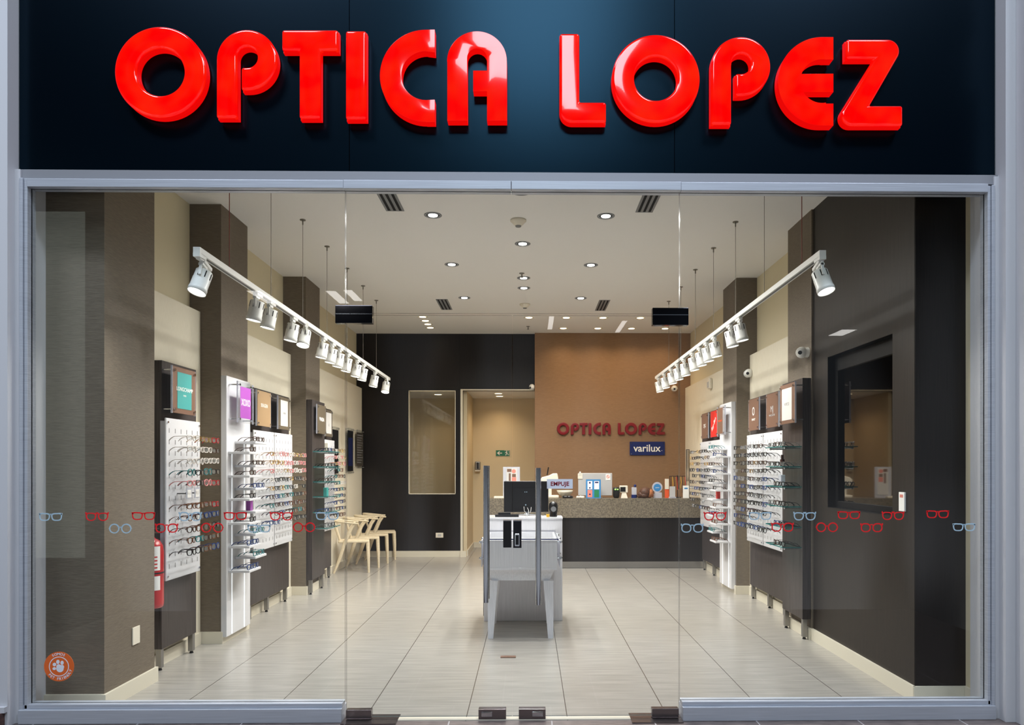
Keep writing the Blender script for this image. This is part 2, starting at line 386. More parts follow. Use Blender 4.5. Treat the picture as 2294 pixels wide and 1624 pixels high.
# service corridor behind the doorway
g = MB(); g.box(-2.9, .8, 13.3, 13.4, 0, 2.9); g.box(-1.10, -1.04, 12.0, 13.3, 0, 2.77); g.box(.6, .7, 12.0, 13.3, 0, 2.9); g.box(-2.9, -2.8, 12, 13.3, 0, 2.9)
g.build('wall_corridor', M['corr'])['kind'] = 'structure'
struct('ceiling_corridor', M['ceiling'], -2.9, .8, 12.0, 13.4, 2.77, 2.85)
# window in the dark wall
g = MB()
for a in ((-2.0, -1.99, 1.041, 2.766), (-1.23, -1.22, 1.041, 2.766)): g.box(a[0], a[1], 11.895, 12.0, a[2], a[3])
g.box(-2.0, -1.22, 11.895, 12.0, 1.041, 1.053); g.box(-2.0, -1.22, 11.895, 12.0, 2.754, 2.766)
wr = empty('window_4', (-1.61, 11.95, 1.04), kind='structure')
g.build('window_frame', M['base'], wr); box('window_pane', M['glass'], -1.99, -1.23, 11.93, 11.938, 1.053, 2.754, wr)
# skirtings
def skirt(name, *bs):
    g = MB()
    for b in bs: g.box(*b, 0, .10)
    g.build(name, M['base'])['kind'] = 'structure'
t_ = .018
skirt('baseboard_left', (-2.995, -2.60 + t_, 4.41 - t_, 4.41), (-2.60, -2.60 + t_, 4.41, 4.995 + t_), (-2.775, -2.60, 4.995, 4.995 + t_),
      (-2.775, -2.775 + t_, 5.013, 6.05), (-2.775, -2.60 + t_, 6.07 - t_, 6.07), (-2.60, -2.60 + t_, 6.07, 6.635), (-2.775, -2.775 + t_, 6.65, 8.34),
      (-2.775, -2.60 + t_, 8.36 - t_, 8.36), (-2.60, -2.60 + t_, 8.36, 8.91), (-2.775, -2.775 + t_, 8.93, 11.88), (-2.995, -2.977, 4.25, 4.39))
skirt('baseboard_right', (2.45 - t_, 2.45, 4.506 - t_, 6.12), (2.434 - t_, 2.434, 6.12, 6.68), (2.434, 2.775, 4.506 - t_ - .006, 4.50),
      (2.59 - t_, 2.59, 6.70, 8.32), (2.434 - t_, 2.60, 8.34 - t_, 8.34), (2.434 - t_, 2.434, 8.34, 8.92), (2.59 - t_, 2.59, 8.93, 11.78), (2.757, 2.775, 4.25, 4.48))
skirt('baseboard_back', (-2.757, -1.10, 11.882, 11.90), (-1.04, .6, 13.28, 13.3), (-1.04, -1.022, 12.0, 13.28), (-1.14, -1.04, 11.85, 11.88))

# street front: mall walls, fascia, header
struct('wall_mall_left', M['white_mall'], -4.6, -2.985, 4.13, 4.42, 0, 5.6)
struct('trim_3', M['white_mall'], -2.985, -2.955, 4.19, 4.42, 0, 3.22)
struct('wall_mall_right', M['white_mall'], 2.782, 4.4, 4.13, 4.42, 0, 5.6)
struct('trim_4', M['white_mall'], 2.754, 2.782, 4.19, 4.42, 0, 3.21)
struct('wall_mall_pilaster', M['white_mall'], 2.842, 3.6, 3.93, 4.128, 0, 5.6)
struct('trim_5', M['plinth'], -4.6, -3.0, 4.09, 4.13, 0, .088)
struct('trim_6', M['white_mall'], -4.6, -2.985, 4.105, 4.13, .088, .12)
struct('trim_7', M['white_mall'], 2.90, 3.5, 3.78, 3.93, 3.95, 4.3)
struct('wall_front_bulkhead', M['creamup'], -3.1, 2.95, 4.25, 4.36, 3.17, ZC + .1)
struct('trim_8', M['header'], -2.985, 2.782, 4.20, 4.26, 3.167, 3.222)
struct('wall_front_backing', M['slot'], -2.985, 2.782, 4.236, 4.25, 3.222, 5.6)
for x0, x1, lb in ((-2.977, -1.058, 'left navy fascia panel behind the first red letters'), (-1.054, .859, 'middle navy fascia panel catching blue daylight'),
                   (.863, 2.773, 'right navy fascia panel behind the last red letters')):
    o = box('wall_fascia_panel', M['fascia'], x0, x1, 4.215, 4.236, 3.222, 5.6); o['kind'] = 'structure'; o['label'] = lb

# window walls: frames and glass
def pane(name, x0, x1, z0, z1, parent, y0=4.223, y1=4.233):
    g = MB()
    v = [(x, y, z) for z in (z0, z1) for y in (y0, y1) for x in (x0, x1)]
    g.add(v, [(0, 1, 5, 4), (2, 6, 7, 3)]); g.mi = 1; g.add(v, [(0, 2, 3, 1), (4, 5, 7, 6), (0, 4, 6, 2), (1, 3, 7, 5)])
    return g.build(name, [M['glass'], M['glassedge']], parent)
w1 = empty('window_1', (-2.0, YG, 0), kind='structure', label='left glass sidelight in aluminium frame')
g = MB(); g.box(-2.955, -2.935, 4.18, 4.27, 0, 3.167); g.box(-2.933, -2.914, 4.19, 4.265, .06, 3.167)
g.box(-2.914, -1.085, 4.185, 4.27, 3.117, 3.165)
bevel(g.build('window_frame', M['alu'], w1), .003)
g = MB(); g.box(-2.955, -1.092, 4.17, 4.29, 0, .082); g.box(-2.955, -1.092, 4.19, 4.27, .082, .108)
bevel(g.build('window_sill', M['alu'], w1), .003)
pane('window_pane', -2.914, -1.083, .108, 3.117, w1)
w2 = empty('window_2', (1.8, YG, 0), kind='structure', label='right glass sidelight in aluminium frame')
g = MB(); g.box(2.735, 2.754, 4.18, 4.27, 0, 3.155); g.box(2.716, 2.733, 4.19, 4.265, .06, 3.155)
g.box(.895, 2.716, 4.185, 4.27, 3.115, 3.165)
bevel(g.build('window_frame', M['alu'], w2), .003)
g = MB(); g.box(.902, 2.754, 4.17, 4.29, 0, .082); g.box(.902, 2.754, 4.19, 4.27, .082, .108)
bevel(g.build('window_sill', M['alu'], w2), .003)
pane('window_pane', .895, 2.716, .108, 3.115, w2)
w3 = empty('window_3', (-.1, YG, 2.4), kind='structure', label='glass transom above the entrance doors')
g = MB(); g.box(-1.085, -.105, 4.184, 4.271, 3.116, 3.166); g.box(-.103, .895, 4.184, 4.271, 3.116, 3.166)
bevel(g.build('window_frame', M['alu'], w3), .003)
pane('window_pane', -1.079, .891, 2.396, 3.116, w3)

# glass doors
def door(name, x0, x1, xh, lock, lb):
    d = empty(name, ((x0 + x1) / 2, YG, 0), kind='structure', label=lb)
    pane('door_pane', x0, x1, .018, 2.386, d)
    g = MB(); z0, z1 = (.70, 1.497) if x1 < 0 else (.686, 1.484)
    for y in (4.165, 4.291): g.cyl((xh, y, z0), (xh, y, z1), .0155, n=20)
    for z in (z0 + .11, z1 - .11): g.cyl((xh, 4.165, z), (xh, 4.291, z), .008, n=10)
    g.build('pull_handle', M['chrome'], d)
    return d
dl = door('door_1', -1.075, -.1015, -.251, 0, 'left glass entrance door with long chrome bar handle')
dr = door('door_2', -.0955, .889, .055, 1, 'right glass entrance door with push sticker and lock')
bevel(box('lock_plate', M['black'], -.152, -.104, 4.212, 4.244, 1.014, 1.172, dl), .002)
bevel(box('lock_plate', M['patch'], -.093, -.044, 4.210, 4.246, 1.012, 1.172, dr), .002)
bevel(box('lock_cylinder', M['chrome'], -.084, -.055, 4.202, 4.212, 1.022, 1.098, dr), .004)
box('lock_keyhole', M['black'], -.079, -.060, 4.200, 4.203, 1.032, 1.088, dr)
box('plate_cap', M['chrome'], -.152, -.104, 4.209, 4.246, 1.172, 1.176, dl); box('plate_cap', M['chrome'], -.093, -.044, 4.208, 4.248, 1.172, 1.176, dr)
def patch(parent, x0, x1, z0, z1, xm, zm, nm='patch_fitting'):
    o = bevel(box(nm, M['patch'] if zm else M['fitting'], x0, x1, 4.206, 4.250, z0, z1, parent), .002)
    box('fitting_gap', M['chrome'], x0 + .002, x1 - .002, 4.204, 4.206, zm - .002, zm + .002, parent) if zm else None
    return o
patch(dl, -1.137, -.920, 2.334, 2.438, 0, 2.388); patch(dr, .730, .943, 2.328, 2.430, 0, 2.388)
patch(dl, -1.075, -.926, .010, .062, 0, 0, 'pivot_fitting'); patch(dr, .727, .885, .010, .062, 0, 0, 'pivot_fitting')
for d, a, b in ((dl, -.297, -.135), (dr, -.060, .098)):
    bevel(box('bottom_lock', M['fitting'], a, b, 4.204, 4.252, .005, .064, d), .002)
    c = (a + b) / 2 + (-.032 if d is dl else .032)
    bevel(box('bolt_cover', M['chrome'], c - .032, c + .032, 4.196, 4.206, .022, .050, d), .003)
for x0, x1, lb in ((-1.09, -.77, 'thin scuffed steel pivot plate on floor under the left door'), (.60, .90, 'thin scuffed steel pivot plate on floor under the right door')):
    tag(MB().box(x0, x1, 4.14, 4.30, 0, .006).at('floor_plate', M['fitting'], (x0, 4.2, 0)), lb, 'plate')
struct('trim_9', M['base'], -1.09, .90, 4.205, 4.25, 0, .0045)

# ---------------------------------------------------------------- red facade letters
def arc(cx, cy, r, a0, a1, n=20):
    return [(cx + r * math.cos(R(a0 + (a1 - a0) * i / n)), cy + r * math.sin(R(a0 + (a1 - a0) * i / n))) for i in range(n + 1)]
# outlines in picture-like units, y down
LET = [
 ('O', 'ring', (358, 160, 101, 53)),
 ('P', 'poly', [(484, 263), (484, 133)] + arc(552, 133, 68, 180, 450, 40) + [(540, 201), (540, 150)] + arc(553, 127, 23, 90, -180, 20) + [(530, 133), (530, 263)]),
 ('T', 'poly', [(631, 66), (757, 66), (757, 112), (717, 112), (717, 264), (670, 264), (670, 112), (631, 112)]),
 ('I', 'poly', [(774, 68), (820, 68), (820, 266), (774, 266)]),
 ('C', 'poly', [(974, 66), (974, 117), (958, 115)] + arc(954, 169, 55, -90, -270, 24) + [(974, 223), (974, 273), (954, 273)] + arc(954, 169.5, 103, 90, 270, 40)),
 ('A', 'poly', [(1002, 270), (1002, 137)] + arc(1068.5, 137, 67, 180, 360, 30) + [(1135.5, 270), (1091, 270), (1091, 204), (1060, 204), (1060, 158), (1091, 158), (1091, 130)] + arc(1068.5, 130, 22, 0, -180, 14) + [(1047, 270)]),
 ('L', 'poly', [(1254, 74), (1298, 74), (1298, 228), (1358, 228), (1358, 274), (1282, 274)] + arc(1282, 246, 28, 90, 180, 8)),
 ('O', 'ring', (1470, 175, 99, 49)),
 ('P', 'poly', [(1594, 278), (1594, 148)] + arc(1660.5, 147.5, 66.5, 180, 450, 40) + [(1648, 214), (1648, 164)] + arc(1661.5, 142, 22, 90, -180, 20) + [(1639, 146), (1639, 278)]),
 ('E', 'poly', [(1867, 83), (1867, 133), (1850, 133)] + arc(1842, 181.5, 49, -80, -161, 10) + [(1867, 165), (1867, 206)] + arc(1842, 181.5, 49, 150, 80, 10) + [(1850, 232), (1867, 232), (1867, 281), (1842, 281)] + arc(1842, 182, 99, 90, 270, 40)),
 ('Z', 'poly', [(1897, 87), (1990, 87)] + arc(1990, 113, 26, -90, 35, 10) + [(1949, 236), (2023, 236), (2023, 281), (1910, 281)] + arc(1910, 257, 24, 90, 215, 10) + [(1960, 131), (1897, 131)]),
]
def letter_mesh(kind, d, fx, fz, sc, y0, y1, bev, name):
    """fx, fz map picture units to metres; sc metres per unit"""
    if kind == 'ring':
        cx, cy, ro, ri = d; cx, cz = fx(cx, cy), fz(cx, cy); ro *= sc; ri *= sc
        g = MB(); dep = y1 - y0; n = 96
        b = bev; pr = [(ri, dep)]
        pr += [(ri, b)] + [(ri + b - b * math.cos(a), b - b * math.sin(a)) for a in [math.pi / 2 * i / 5 for i in range(1, 6)]]
        pr += [(ro - b + b * math.sin(a), b - b * math.cos(a)) for a in [math.pi / 2 * i / 5 for i in range(0, 6)]] + [(ro, dep)]
        g.lathe([(r, z) for r, z in pr] + [(ri, dep)], (cx, y0, cz), Matrix(((1, 0, 0), (0, 0, 1), (0, 1, 0))), n)
        for i, f in enumerate(g.f):
            k = i // n; g.m[i] = 1 if k in (0, len(pr) - 2, len(pr) - 1) else 0
        return g.mesh(name, [M['letter'], M['letterside']] if bev > .01 else [M['lettered'], M['lettered']], (cx, y0, cz)), (cx, y0, cz)
    pts = [(fx(x, y), fz(x, y)) for x, y in d]
    q = []
    for p in pts:
        if not q or math.dist(p, q[-1]) > 1e-4: q.append(p)
    cx = sum(p[0] for p in q) / len(q); cz = min(p[1] for p in q)
    bm = bmesh.new()
    vf = [bm.verts.new((x - cx, 0, z - cz)) for x, z in q]
    f = bm.faces.new(vf)
    r = bmesh.ops.extrude_face_region(bm, geom=[f])
    nv = [e for e in r['geom'] if isinstance(e, bmesh.types.BMVert)]
    bmesh.ops.translate(bm, verts=nv, vec=(0, y1 - y0, 0))
    bmesh.ops.recalc_face_normals(bm, faces=bm.faces)
    for fc in bm.faces: fc.material_index = 0 if abs(fc.normal.y) > .9 else 1
    fe = [e for e in bm.edges if all(abs(v.co.y) < 1e-6 for v in e.verts)]
    ve = [e for e in bm.edges if abs(e.verts[0].co.y - e.verts[1].co.y) > .01 and e.calc_face_angle(0) > .6] if bev > .01 else []
    bmesh.ops.bevel(bm, geom=fe + ve, offset=bev, segments=5, affect='EDGES', profile=.5, material=0, clamp_overlap=True)
    me = bpy.data.meshes.new(name); bm.to_mesh(me); bm.free()
    for mm in ([M['letter'], M['letterside']] if bev > .01 else [M['lettered']] * 2): me.materials.append(mm)
    me.polygons.foreach_set('use_smooth', [True] * len(me.polygons)); me.set_sharp_from_angle(angle=R(35))
    return me, (cx, y0, cz)
TH = R(.8); PXX = 1185 + 1600 * math.tan(TH)
def onplane(u, v, Y):
    a = (u - PXX) / 1600; b = -(v - 1047) / 1600
    rx, ry = math.cos(TH) * a + math.sin(TH), math.cos(TH) - math.sin(TH) * a
    t = Y / ry; return rx * t, 1.487 + b * t
YL = 4.140
names = ['first letter O of the sign word on the left', 'red P beside the first O, above the left window', 'red T between the P and the I',
         'narrow red I above the left door edge', 'open red C with a white glare', 'red A with a hooked middle bar',
         'red L with a square foot starting the second word', 'large round red O right of the L', 'red P between the second O and the E',
         'red rounded E next to the last letter', 'red Z closing the sign on the right']
for (ch, kind, d), lb in zip(LET, names):
    me, loc = letter_mesh(kind, d, lambda x, y: onplane(x, y, YL)[0], lambda x, y: onplane(x, y, YL)[1], YL / 1600, YL, 4.166, .014, 'letter_face')
    root = empty('sign_letter', loc, 'glowing ' + lb + ', on the navy fascia' if 'red' in lb else 'glowing red ' + lb + ', on the navy fascia', 'letter', 'illuminated facade letters')
    o = bpy.data.objects.new('letter_face', me); C.objects.link(o); o.parent = root
    g = MB()
    xs = [p[0] for p in d] if kind == 'poly' else [d[0] - d[2] * .8, d[0] + d[2] * .8]
    if kind == 'poly':
        pts = [onplane(x, y, YL) for x, y in d]
        sh = MB().prism(pts, 4.170, 4.200); sh.build('letter_back_tray', M['letterside'], root)
        px = sorted(pts)[len(pts) // 2]
        for p in (pts[0], pts[len(pts) // 2]): pass
        zc = sum(p[1] for p in pts) / len(pts)
        def inside(x, z):
            r_ = False; n_ = len(pts)
            for i in range(n_):
                x1, z1 = pts[i]; x2, z2 = pts[(i + 1) % n_]
                if (z1 > z) != (z2 > z) and x < (x2 - x1) * (z - z1) / (z2 - z1) + x1: r_ = not r_
            return r_
        z0_, z1_ = min(p[1] for p in pts), max(p[1] for p in pts); x0_, x1_ = min(p[0] for p in pts), max(p[0] for p in pts)
        n_ = 0
        for zz in (z0_ + .05, z1_ - .06):
            for k in range(1, 30):
                xx = x0_ + (x1_ - x0_) * k / 30
                if inside(xx - .02, zz) and inside(xx + .02, zz): MB().cyl((xx, 4.200, zz), (xx, 4.215, zz), .008, n=8).build('stud', M['steel'], root); break
    else:
        cx, cz = onplane(d[0], d[1], YL); ro, ri = d[2] * YL / 1600, d[3] * YL / 1600
        MB().ringp([(cx + ro * math.cos(a), cz + ro * math.sin(a)) for a in [i * math.pi / 32 for i in range(64)]],
                   [(cx + ri * math.cos(a), cz + ri * math.sin(a)) for a in [i * math.pi / 32 for i in range(64)]], 4.170, 4.200).build('letter_back_tray', M['letterside'], root)
        for s_ in (-1, 1): MB().cyl((cx + s_ * (ro + ri) / 2, 4.200, cz), (cx + s_ * (ro + ri) / 2, 4.215, cz), .008, n=8).build('stud', M['steel'], root)
# small copy of the lettering on the tan wall
sc2 = (2.245 - .463) / 1764
for (ch, kind, d), lb in zip(LET, ['first O', 'first P', 'T', 'I', 'C', 'A', 'L', 'second O', 'second P', 'E', 'Z']):
    slope = lambda x: (x - 260) * .0123
    me, loc = letter_mesh(kind, d, lambda x, y: .463 + (x - 260) * sc2, lambda x, y: 2.222 - (y - 60 - (x - 260) * .0125) * sc2 * .965, sc2, 11.755, 11.799, .004, 'sign_letter')
    o = bpy.data.objects.new('wall_letter', me); C.objects.link(o); o.location = loc
    tag(o, 'small dark red %s of the lettering on the tan back wall' % lb, 'letter', 'small red letters on the back wall')

# ---------------------------------------------------------------- vinyl decals on the glass
def lens_pts(kind, s_, cx, cz, w_, h_, n=28):
    p = []
    for i in range(n):
        a = 2 * math.pi * i / n; c_, z_ = math.cos(a), math.sin(a)
        e = {'round': 1.0, 'wayfarer': .62, 'panto': .8, 'cat': .85}[kind]
        x = math.copysign(abs(c_) ** e, c_) * w_; z = math.copysign(abs(z_) ** e, z_) * h_
        if kind in ('wayfarer', 'panto'): x *= 1 + .13 * z / h_
        if kind == 'panto': z = z if z < 0 else z * .85
        if kind in ('wayfarer', 'cat', 'panto') and s_ * x > 0 and z > 0: z *= 1 + .12 * s_ * x / w_
        p.append((cx + x, cz + z))
    return p
def decal(u, v, colr, kind, where):
    x, z = onplane(u, v, 4.2205); root = MB()
    H_ = {'round': .029, 'wayfarer': .023, 'panto': .026, 'cat': .027}[kind]
    W_ = {'round': .030, 'wayfarer': .031, 'panto': .030, 'cat': .030}[kind]
    g = MB()
    for s_ in (-1, 1):
        o_ = lens_pts(kind, s_, x + s_ * .035, z, W_, H_); i_ = lens_pts(kind, s_, x + s_ * .035, z - .0005, W_ - .0068, H_ - .0068)
        g.ringp(o_, i_, 4.2215, 4.2228)
        tx = x + s_ * .0655
        if kind != 'round': g.prism([(tx - s_ * .006, z + H_ * .55), (tx - s_ * .004, z + H_ * .98), (tx + s_ * .003, z + H_ * .98), (tx + s_ * .002, z + H_ * .5)][::s_], 4.2215, 4.2228)
        else: g.prism([(tx - s_ * .002, z - .004), (tx + s_ * .003, z), (tx - s_ * .002, z + .006)], 4.2215, 4.2228)
    bz = H_ * (.15 if kind == 'round' else .55)
    g.prism([(x - .008, z + bz), (x + .008, z + bz), (x + .008, z + bz + .006), (x - .008, z + bz + .006)], 4.2215, 4.2228)
    if kind == 'panto': g.prism([(x - .009, z + H_ * .75), (x + .009, z + H_ * .75), (x + .009, z + H_ * .92), (x - .009, z + H_ * .92)], 4.2215, 4.2228)
    o = g.at('glasses_decal', M['decal_red'] if colr == 'red' else M['decal_blue'], (x, 4.2222, z))
    tag(o, '%s %s-shaped spectacles sticker on the %s' % ({'red': 'red', 'blue': 'pale blue'}[colr], {'round': 'round', 'wayfarer': 'square', 'panto': 'aviator', 'cat': 'keyhole'}[kind], where), 'sticker', 'spectacles stickers on the shop glass')
UL = 'left window, upper row, %s from the frame'; LL = 'left window, lower row, %s from the frame'
for i, (u, v, c_, k_) in enumerate([(113, 1158, 'blue', 'wayfarer'), (217, 1157, 'red', 'panto'), (321, 1156, 'red', 'wayfarer'), (426, 1157, 'blue', 'cat'), (527, 1156, 'red', 'wayfarer'), (630, 1156, 'red', 'panto'), (733, 1156, 'blue', 'wayfarer')]):
    decal(u, v, c_, k_, UL % ['first', 'second', 'third', 'fourth', 'fifth', 'sixth', 'seventh'][i])
for i, (u, v, c_, k_) in enumerate([(269, 1184, 'blue', 'round'), (373, 1183, 'red', 'cat'), (475, 1182, 'red', 'round'), (580, 1184, 'blue', 'wayfarer'), (681, 1181, 'red', 'round')]):
    decal(u, v, c_, k_, LL % ['first', 'second', 'third', 'fourth', 'fifth'][i])
for i, (u, v, c_, k_) in enumerate([(1602, 1156, 'red', 'panto'), (1703, 1156, 'blue', 'wayfarer'), (1803, 1156, 'blue', 'panto'), (1902, 1154, 'red', 'wayfarer'), (2001, 1155, 'red', 'panto'), (2101, 1152, 'red', 'wayfarer')]):
    decal(u, v, c_, k_, 'right window, upper row, %s from the door' % ['first', 'second', 'third', 'fourth', 'fifth', 'sixth'][i])
for i, (u, v, c_, k_) in enumerate([(1551, 1183, 'blue', 'cat'), (1753, 1181, 'red', 'cat'), (1853, 1181, 'red', 'round'), (1953, 1182, 'red', 'cat'), (2160, 1181, 'blue', 'wayfarer')]):
    decal(u, v, c_, k_, 'right window, lower row, %s from the door' % ['first', 'second', 'third', 'fourth', 'fifth'][i])
# EMPUJE
e = empty('push_sign', (.1825, 4.222, 1.36), 'small white EMPUJE sticker on the right glass door beside its handle', 'sticker')
box('sign_backing', M['decal_white'], .106, .259, 4.2212, 4.2226, 1.361, 1.418, e)
text_mesh('sign_lettering', 'EMPUJE', .034, M['maroon'], (.1825, 4.2208, 1.389), FRONT, e, .0003, 1.0, bold=.0008)
# pet friendly roundel
cx, cz = -2.752, .321
e = empty('pet_friendly_sticker', (cx, 4.222, cz), 'round orange sticker with a white paw at the foot of the left window', 'sticker')
def disc(g, cx, cz, r, y0, y1, n=40, sx_=1, sz_=1, rot=0):
    g.prism([(cx + r * sx_ * math.cos(2 * math.pi * i / n) * math.cos(rot) - r * sz_ * math.sin(2 * math.pi * i / n) * math.sin(rot),
              cz + r * sx_ * math.cos(2 * math.pi * i / n) * math.sin(rot) + r * sz_ * math.sin(2 * math.pi * i / n) * math.cos(rot)) for i in range(n)], y0, y1)
g = MB(); disc(g, cx, cz, .087, 4.2214, 4.2228, 64); g.build('sticker_disc', M['decal_orange'], e)
g = MB(); n = 48
g.ringp([(cx + .058 * math.cos(2 * math.pi * i / n), cz + .058 * math.sin(2 * math.pi * i / n)) for i in range(n)],
        [(cx + .0535 * math.cos(2 * math.pi * i / n), cz + .0535 * math.sin(2 * math.pi * i / n)) for i in range(n)], 4.2208, 4.2214)
disc(g, cx + .006, cz - .012, .0215, 4.2208, 4.2214, 24); disc(g, cx + .018, cz - .003, .012, 4.2206, 4.2214, 20); disc(g, cx - .002, cz + .000, .013, 4.2204, 4.2214, 20)
disc(g, cx - .027, cz - .012, .0095, 4.2208, 4.2214, 20, 1.1, .9); disc(g, cx - .026, cz + .012, .0105, 4.2208, 4.2214, 20, 1, 1)
disc(g, cx - .006, cz + .027, .011, 4.2208, 4.2214, 20, .9, 1.15); disc(g, cx + .018, cz + .022, .0105, 4.2208, 4.2214, 20, .9, 1.15)
g.build('paw_mark', M['decal_white'], e)
def arctext(s_, a0, a1, r, flip):
    n = len(s_)
    for i, ch in enumerate(s_):
        if ch == ' ': continue
        a = R(a0 + (a1 - a0) * i / (n - 1))
        text_mesh('sticker_lettering', ch, .021, M['decal_white'], (cx + r * math.cos(a), 4.2208, cz + r * math.sin(a)), (R(90), -(a - math.pi / 2) if not flip else -(a + math.pi / 2), 0), e, .0003, bold=.0004)
arctext('SOMOS', 118, 66, .0725, False)
arctext('PET FRIENDLY', 222, 340, .0725, True)

# ---------------------------------------------------------------- eyeglasses
FR = {'black': mat('black_acetate', (18, 17, 18), .25), 'tortoise': mat('tortoise_acetate', (96, 56, 30), .25), 'red': mat('red_acetate', (160, 24, 34), .25),
      'gold': mat('gold_metal_rim', (196, 158, 92), .25, metal=.9), 'clear': mat('pale_acetate', (212, 204, 196), .2), 'blue': mat('blue_acetate', (30, 56, 110), .25),
      'silver': mat('silver_metal_rim', (170, 170, 174), .25, metal=.9), 'teal': mat('teal_acetate', (34, 110, 112), .25), 'pink': mat('pink_acetate', (206, 128, 128), .25),
      'brown': mat('brown_acetate', (62, 38, 28), .25)}
FDAT = {}
def gl_parts(kind, colr):
    """frame front in the xz plane facing -y, temples back along +y; origin at the bridge"""
    key = (kind, colr)
    if key in FDAT: return FDAT[key]
    thin = colr in ('gold', 'silver'); t = .0024 if thin else .0042; fm = FR[colr]
    W_ = .027; H_ = {'round': .024, 'wayfarer': .019, 'panto': .021}[kind]
    fr = MB(); ln = []
    for s_ in (-1, 1):
        o_ = lens_pts(kind, s_, s_ * .034, -.006, W_ + t / 2, H_ + t / 2, 18); i_ = lens_pts(kind, s_, s_ * .034, -.006, W_ - t / 2, H_ - t / 2, 18)
        fr.ringp(o_, i_, -.0028, .0028)
        l = MB().prism(lens_pts(kind, s_, s_ * .034, -.006, W_ - t / 2, H_ - t / 2, 18), -.0006, .0006); ln.append(l)
        fr.box(min(s_ * .058, s_ * .069), max(s_ * .058, s_ * .069), -.002, .004, .002, .008)
    fr.tube([(-.009, 0, 0), (0, -.001, .003), (.009, 0, 0)], t * .6, 6)
    for q in [fr] + ln: q.v = [(x, y + 1.9 * x * x, z) for x, y, z in q.v]
    tp = []
    for s_ in (-1, 1):
        g = MB(); g.tube([(s_ * .068, .010, .005), (s_ * .068, .05, .005), (s_ * .0665, .095, .004), (s_ * .064, .112, -.002), (s_ * .062, .128, -.013), (s_ * .060, .140, -.026)],
                         [t * .95, t * .85, t * .8, t * 1.0, t * 1.15, t * 1.0], 6, .7); tp.append(g)
    FDAT[key] = (fr.mesh('front_frame', fm), [q.mesh('temple', fm) for q in tp], [q.mesh('lens', M['lens']) for q in ln])
    whole = MB()
    for q in [fr] + tp: whole.add(q.v, q.f, True)
    whole.mi = 1
    for q in ln: whole.add(q.v, q.f)
    FDAT[key] += (whole.mesh('eyeglasses', [fm, M['lens']]),)
    return FDAT[key]
NG = [0]
def eyeglasses(loc, rz, colr, kind, label, group, parts=True, tilt=0):
    fm, tm, lm, wm = gl_parts(kind, colr); NG[0] += 1
    if parts:
        r = empty('eyeglasses', loc, label, 'eyeglasses', group); r.rotation_euler = (tilt, 0, rz)
        for nm, me in [('front_frame', fm)] + [('temple', q) for q in tm] + [('lens', q) for q in lm]:
            o = bpy.data.objects.new(nm, me); C.objects.link(o); o.parent = r
    else:
        r = bpy.data.objects.new('eyeglasses', wm); C.objects.link(r); r.location = loc; r.rotation_euler = (tilt, 0, rz)
        tag(r, label, 'eyeglasses', group)
    return r
ORD = ['first', 'second', 'third', 'fourth', 'fifth', 'sixth', 'seventh', 'eighth', 'ninth', 'tenth', 'eleventh', 'twelfth', 'thirteenth', 'fourteenth']
CW = {'clear': 'pale', 'gold': 'gold-rimmed', 'silver': 'silver-rimmed'}
def pal(row, nrow, scheme):
    t = row / nrow
    if scheme == 'A':
        if row < 1: return rnd.choice(['red', 'gold', 'clear', 'clear', 'gold', 'clear'])
        if row < 3: return rnd.choice(['gold', 'clear', 'gold', 'brown', 'clear'])
        if row < 5: return rnd.choice(['black', 'tortoise', 'pink', 'teal', 'red', 'black'])
        if row == 6: return rnd.choice(['red', 'brown', 'tortoise', 'black'])
        return rnd.choice(['black', 'tortoise', 'blue', 'brown', 'black', 'teal'])
    if scheme == 'C':
        return rnd.choice([['clear', 'gold', 'pink', 'gold'], ['tortoise', 'black', 'teal', 'clear', 'gold'], ['black', 'teal', 'tortoise', 'blue', 'brown'], ['black', 'brown', 'blue', 'tortoise', 'black']][min(3, int(t * 4))])
    return rnd.choice(['black', 'black', 'silver', 'brown', 'black', 'gold'] if t < .30 else ['black', 'black', 'brown', 'blue', 'black', 'silver'])

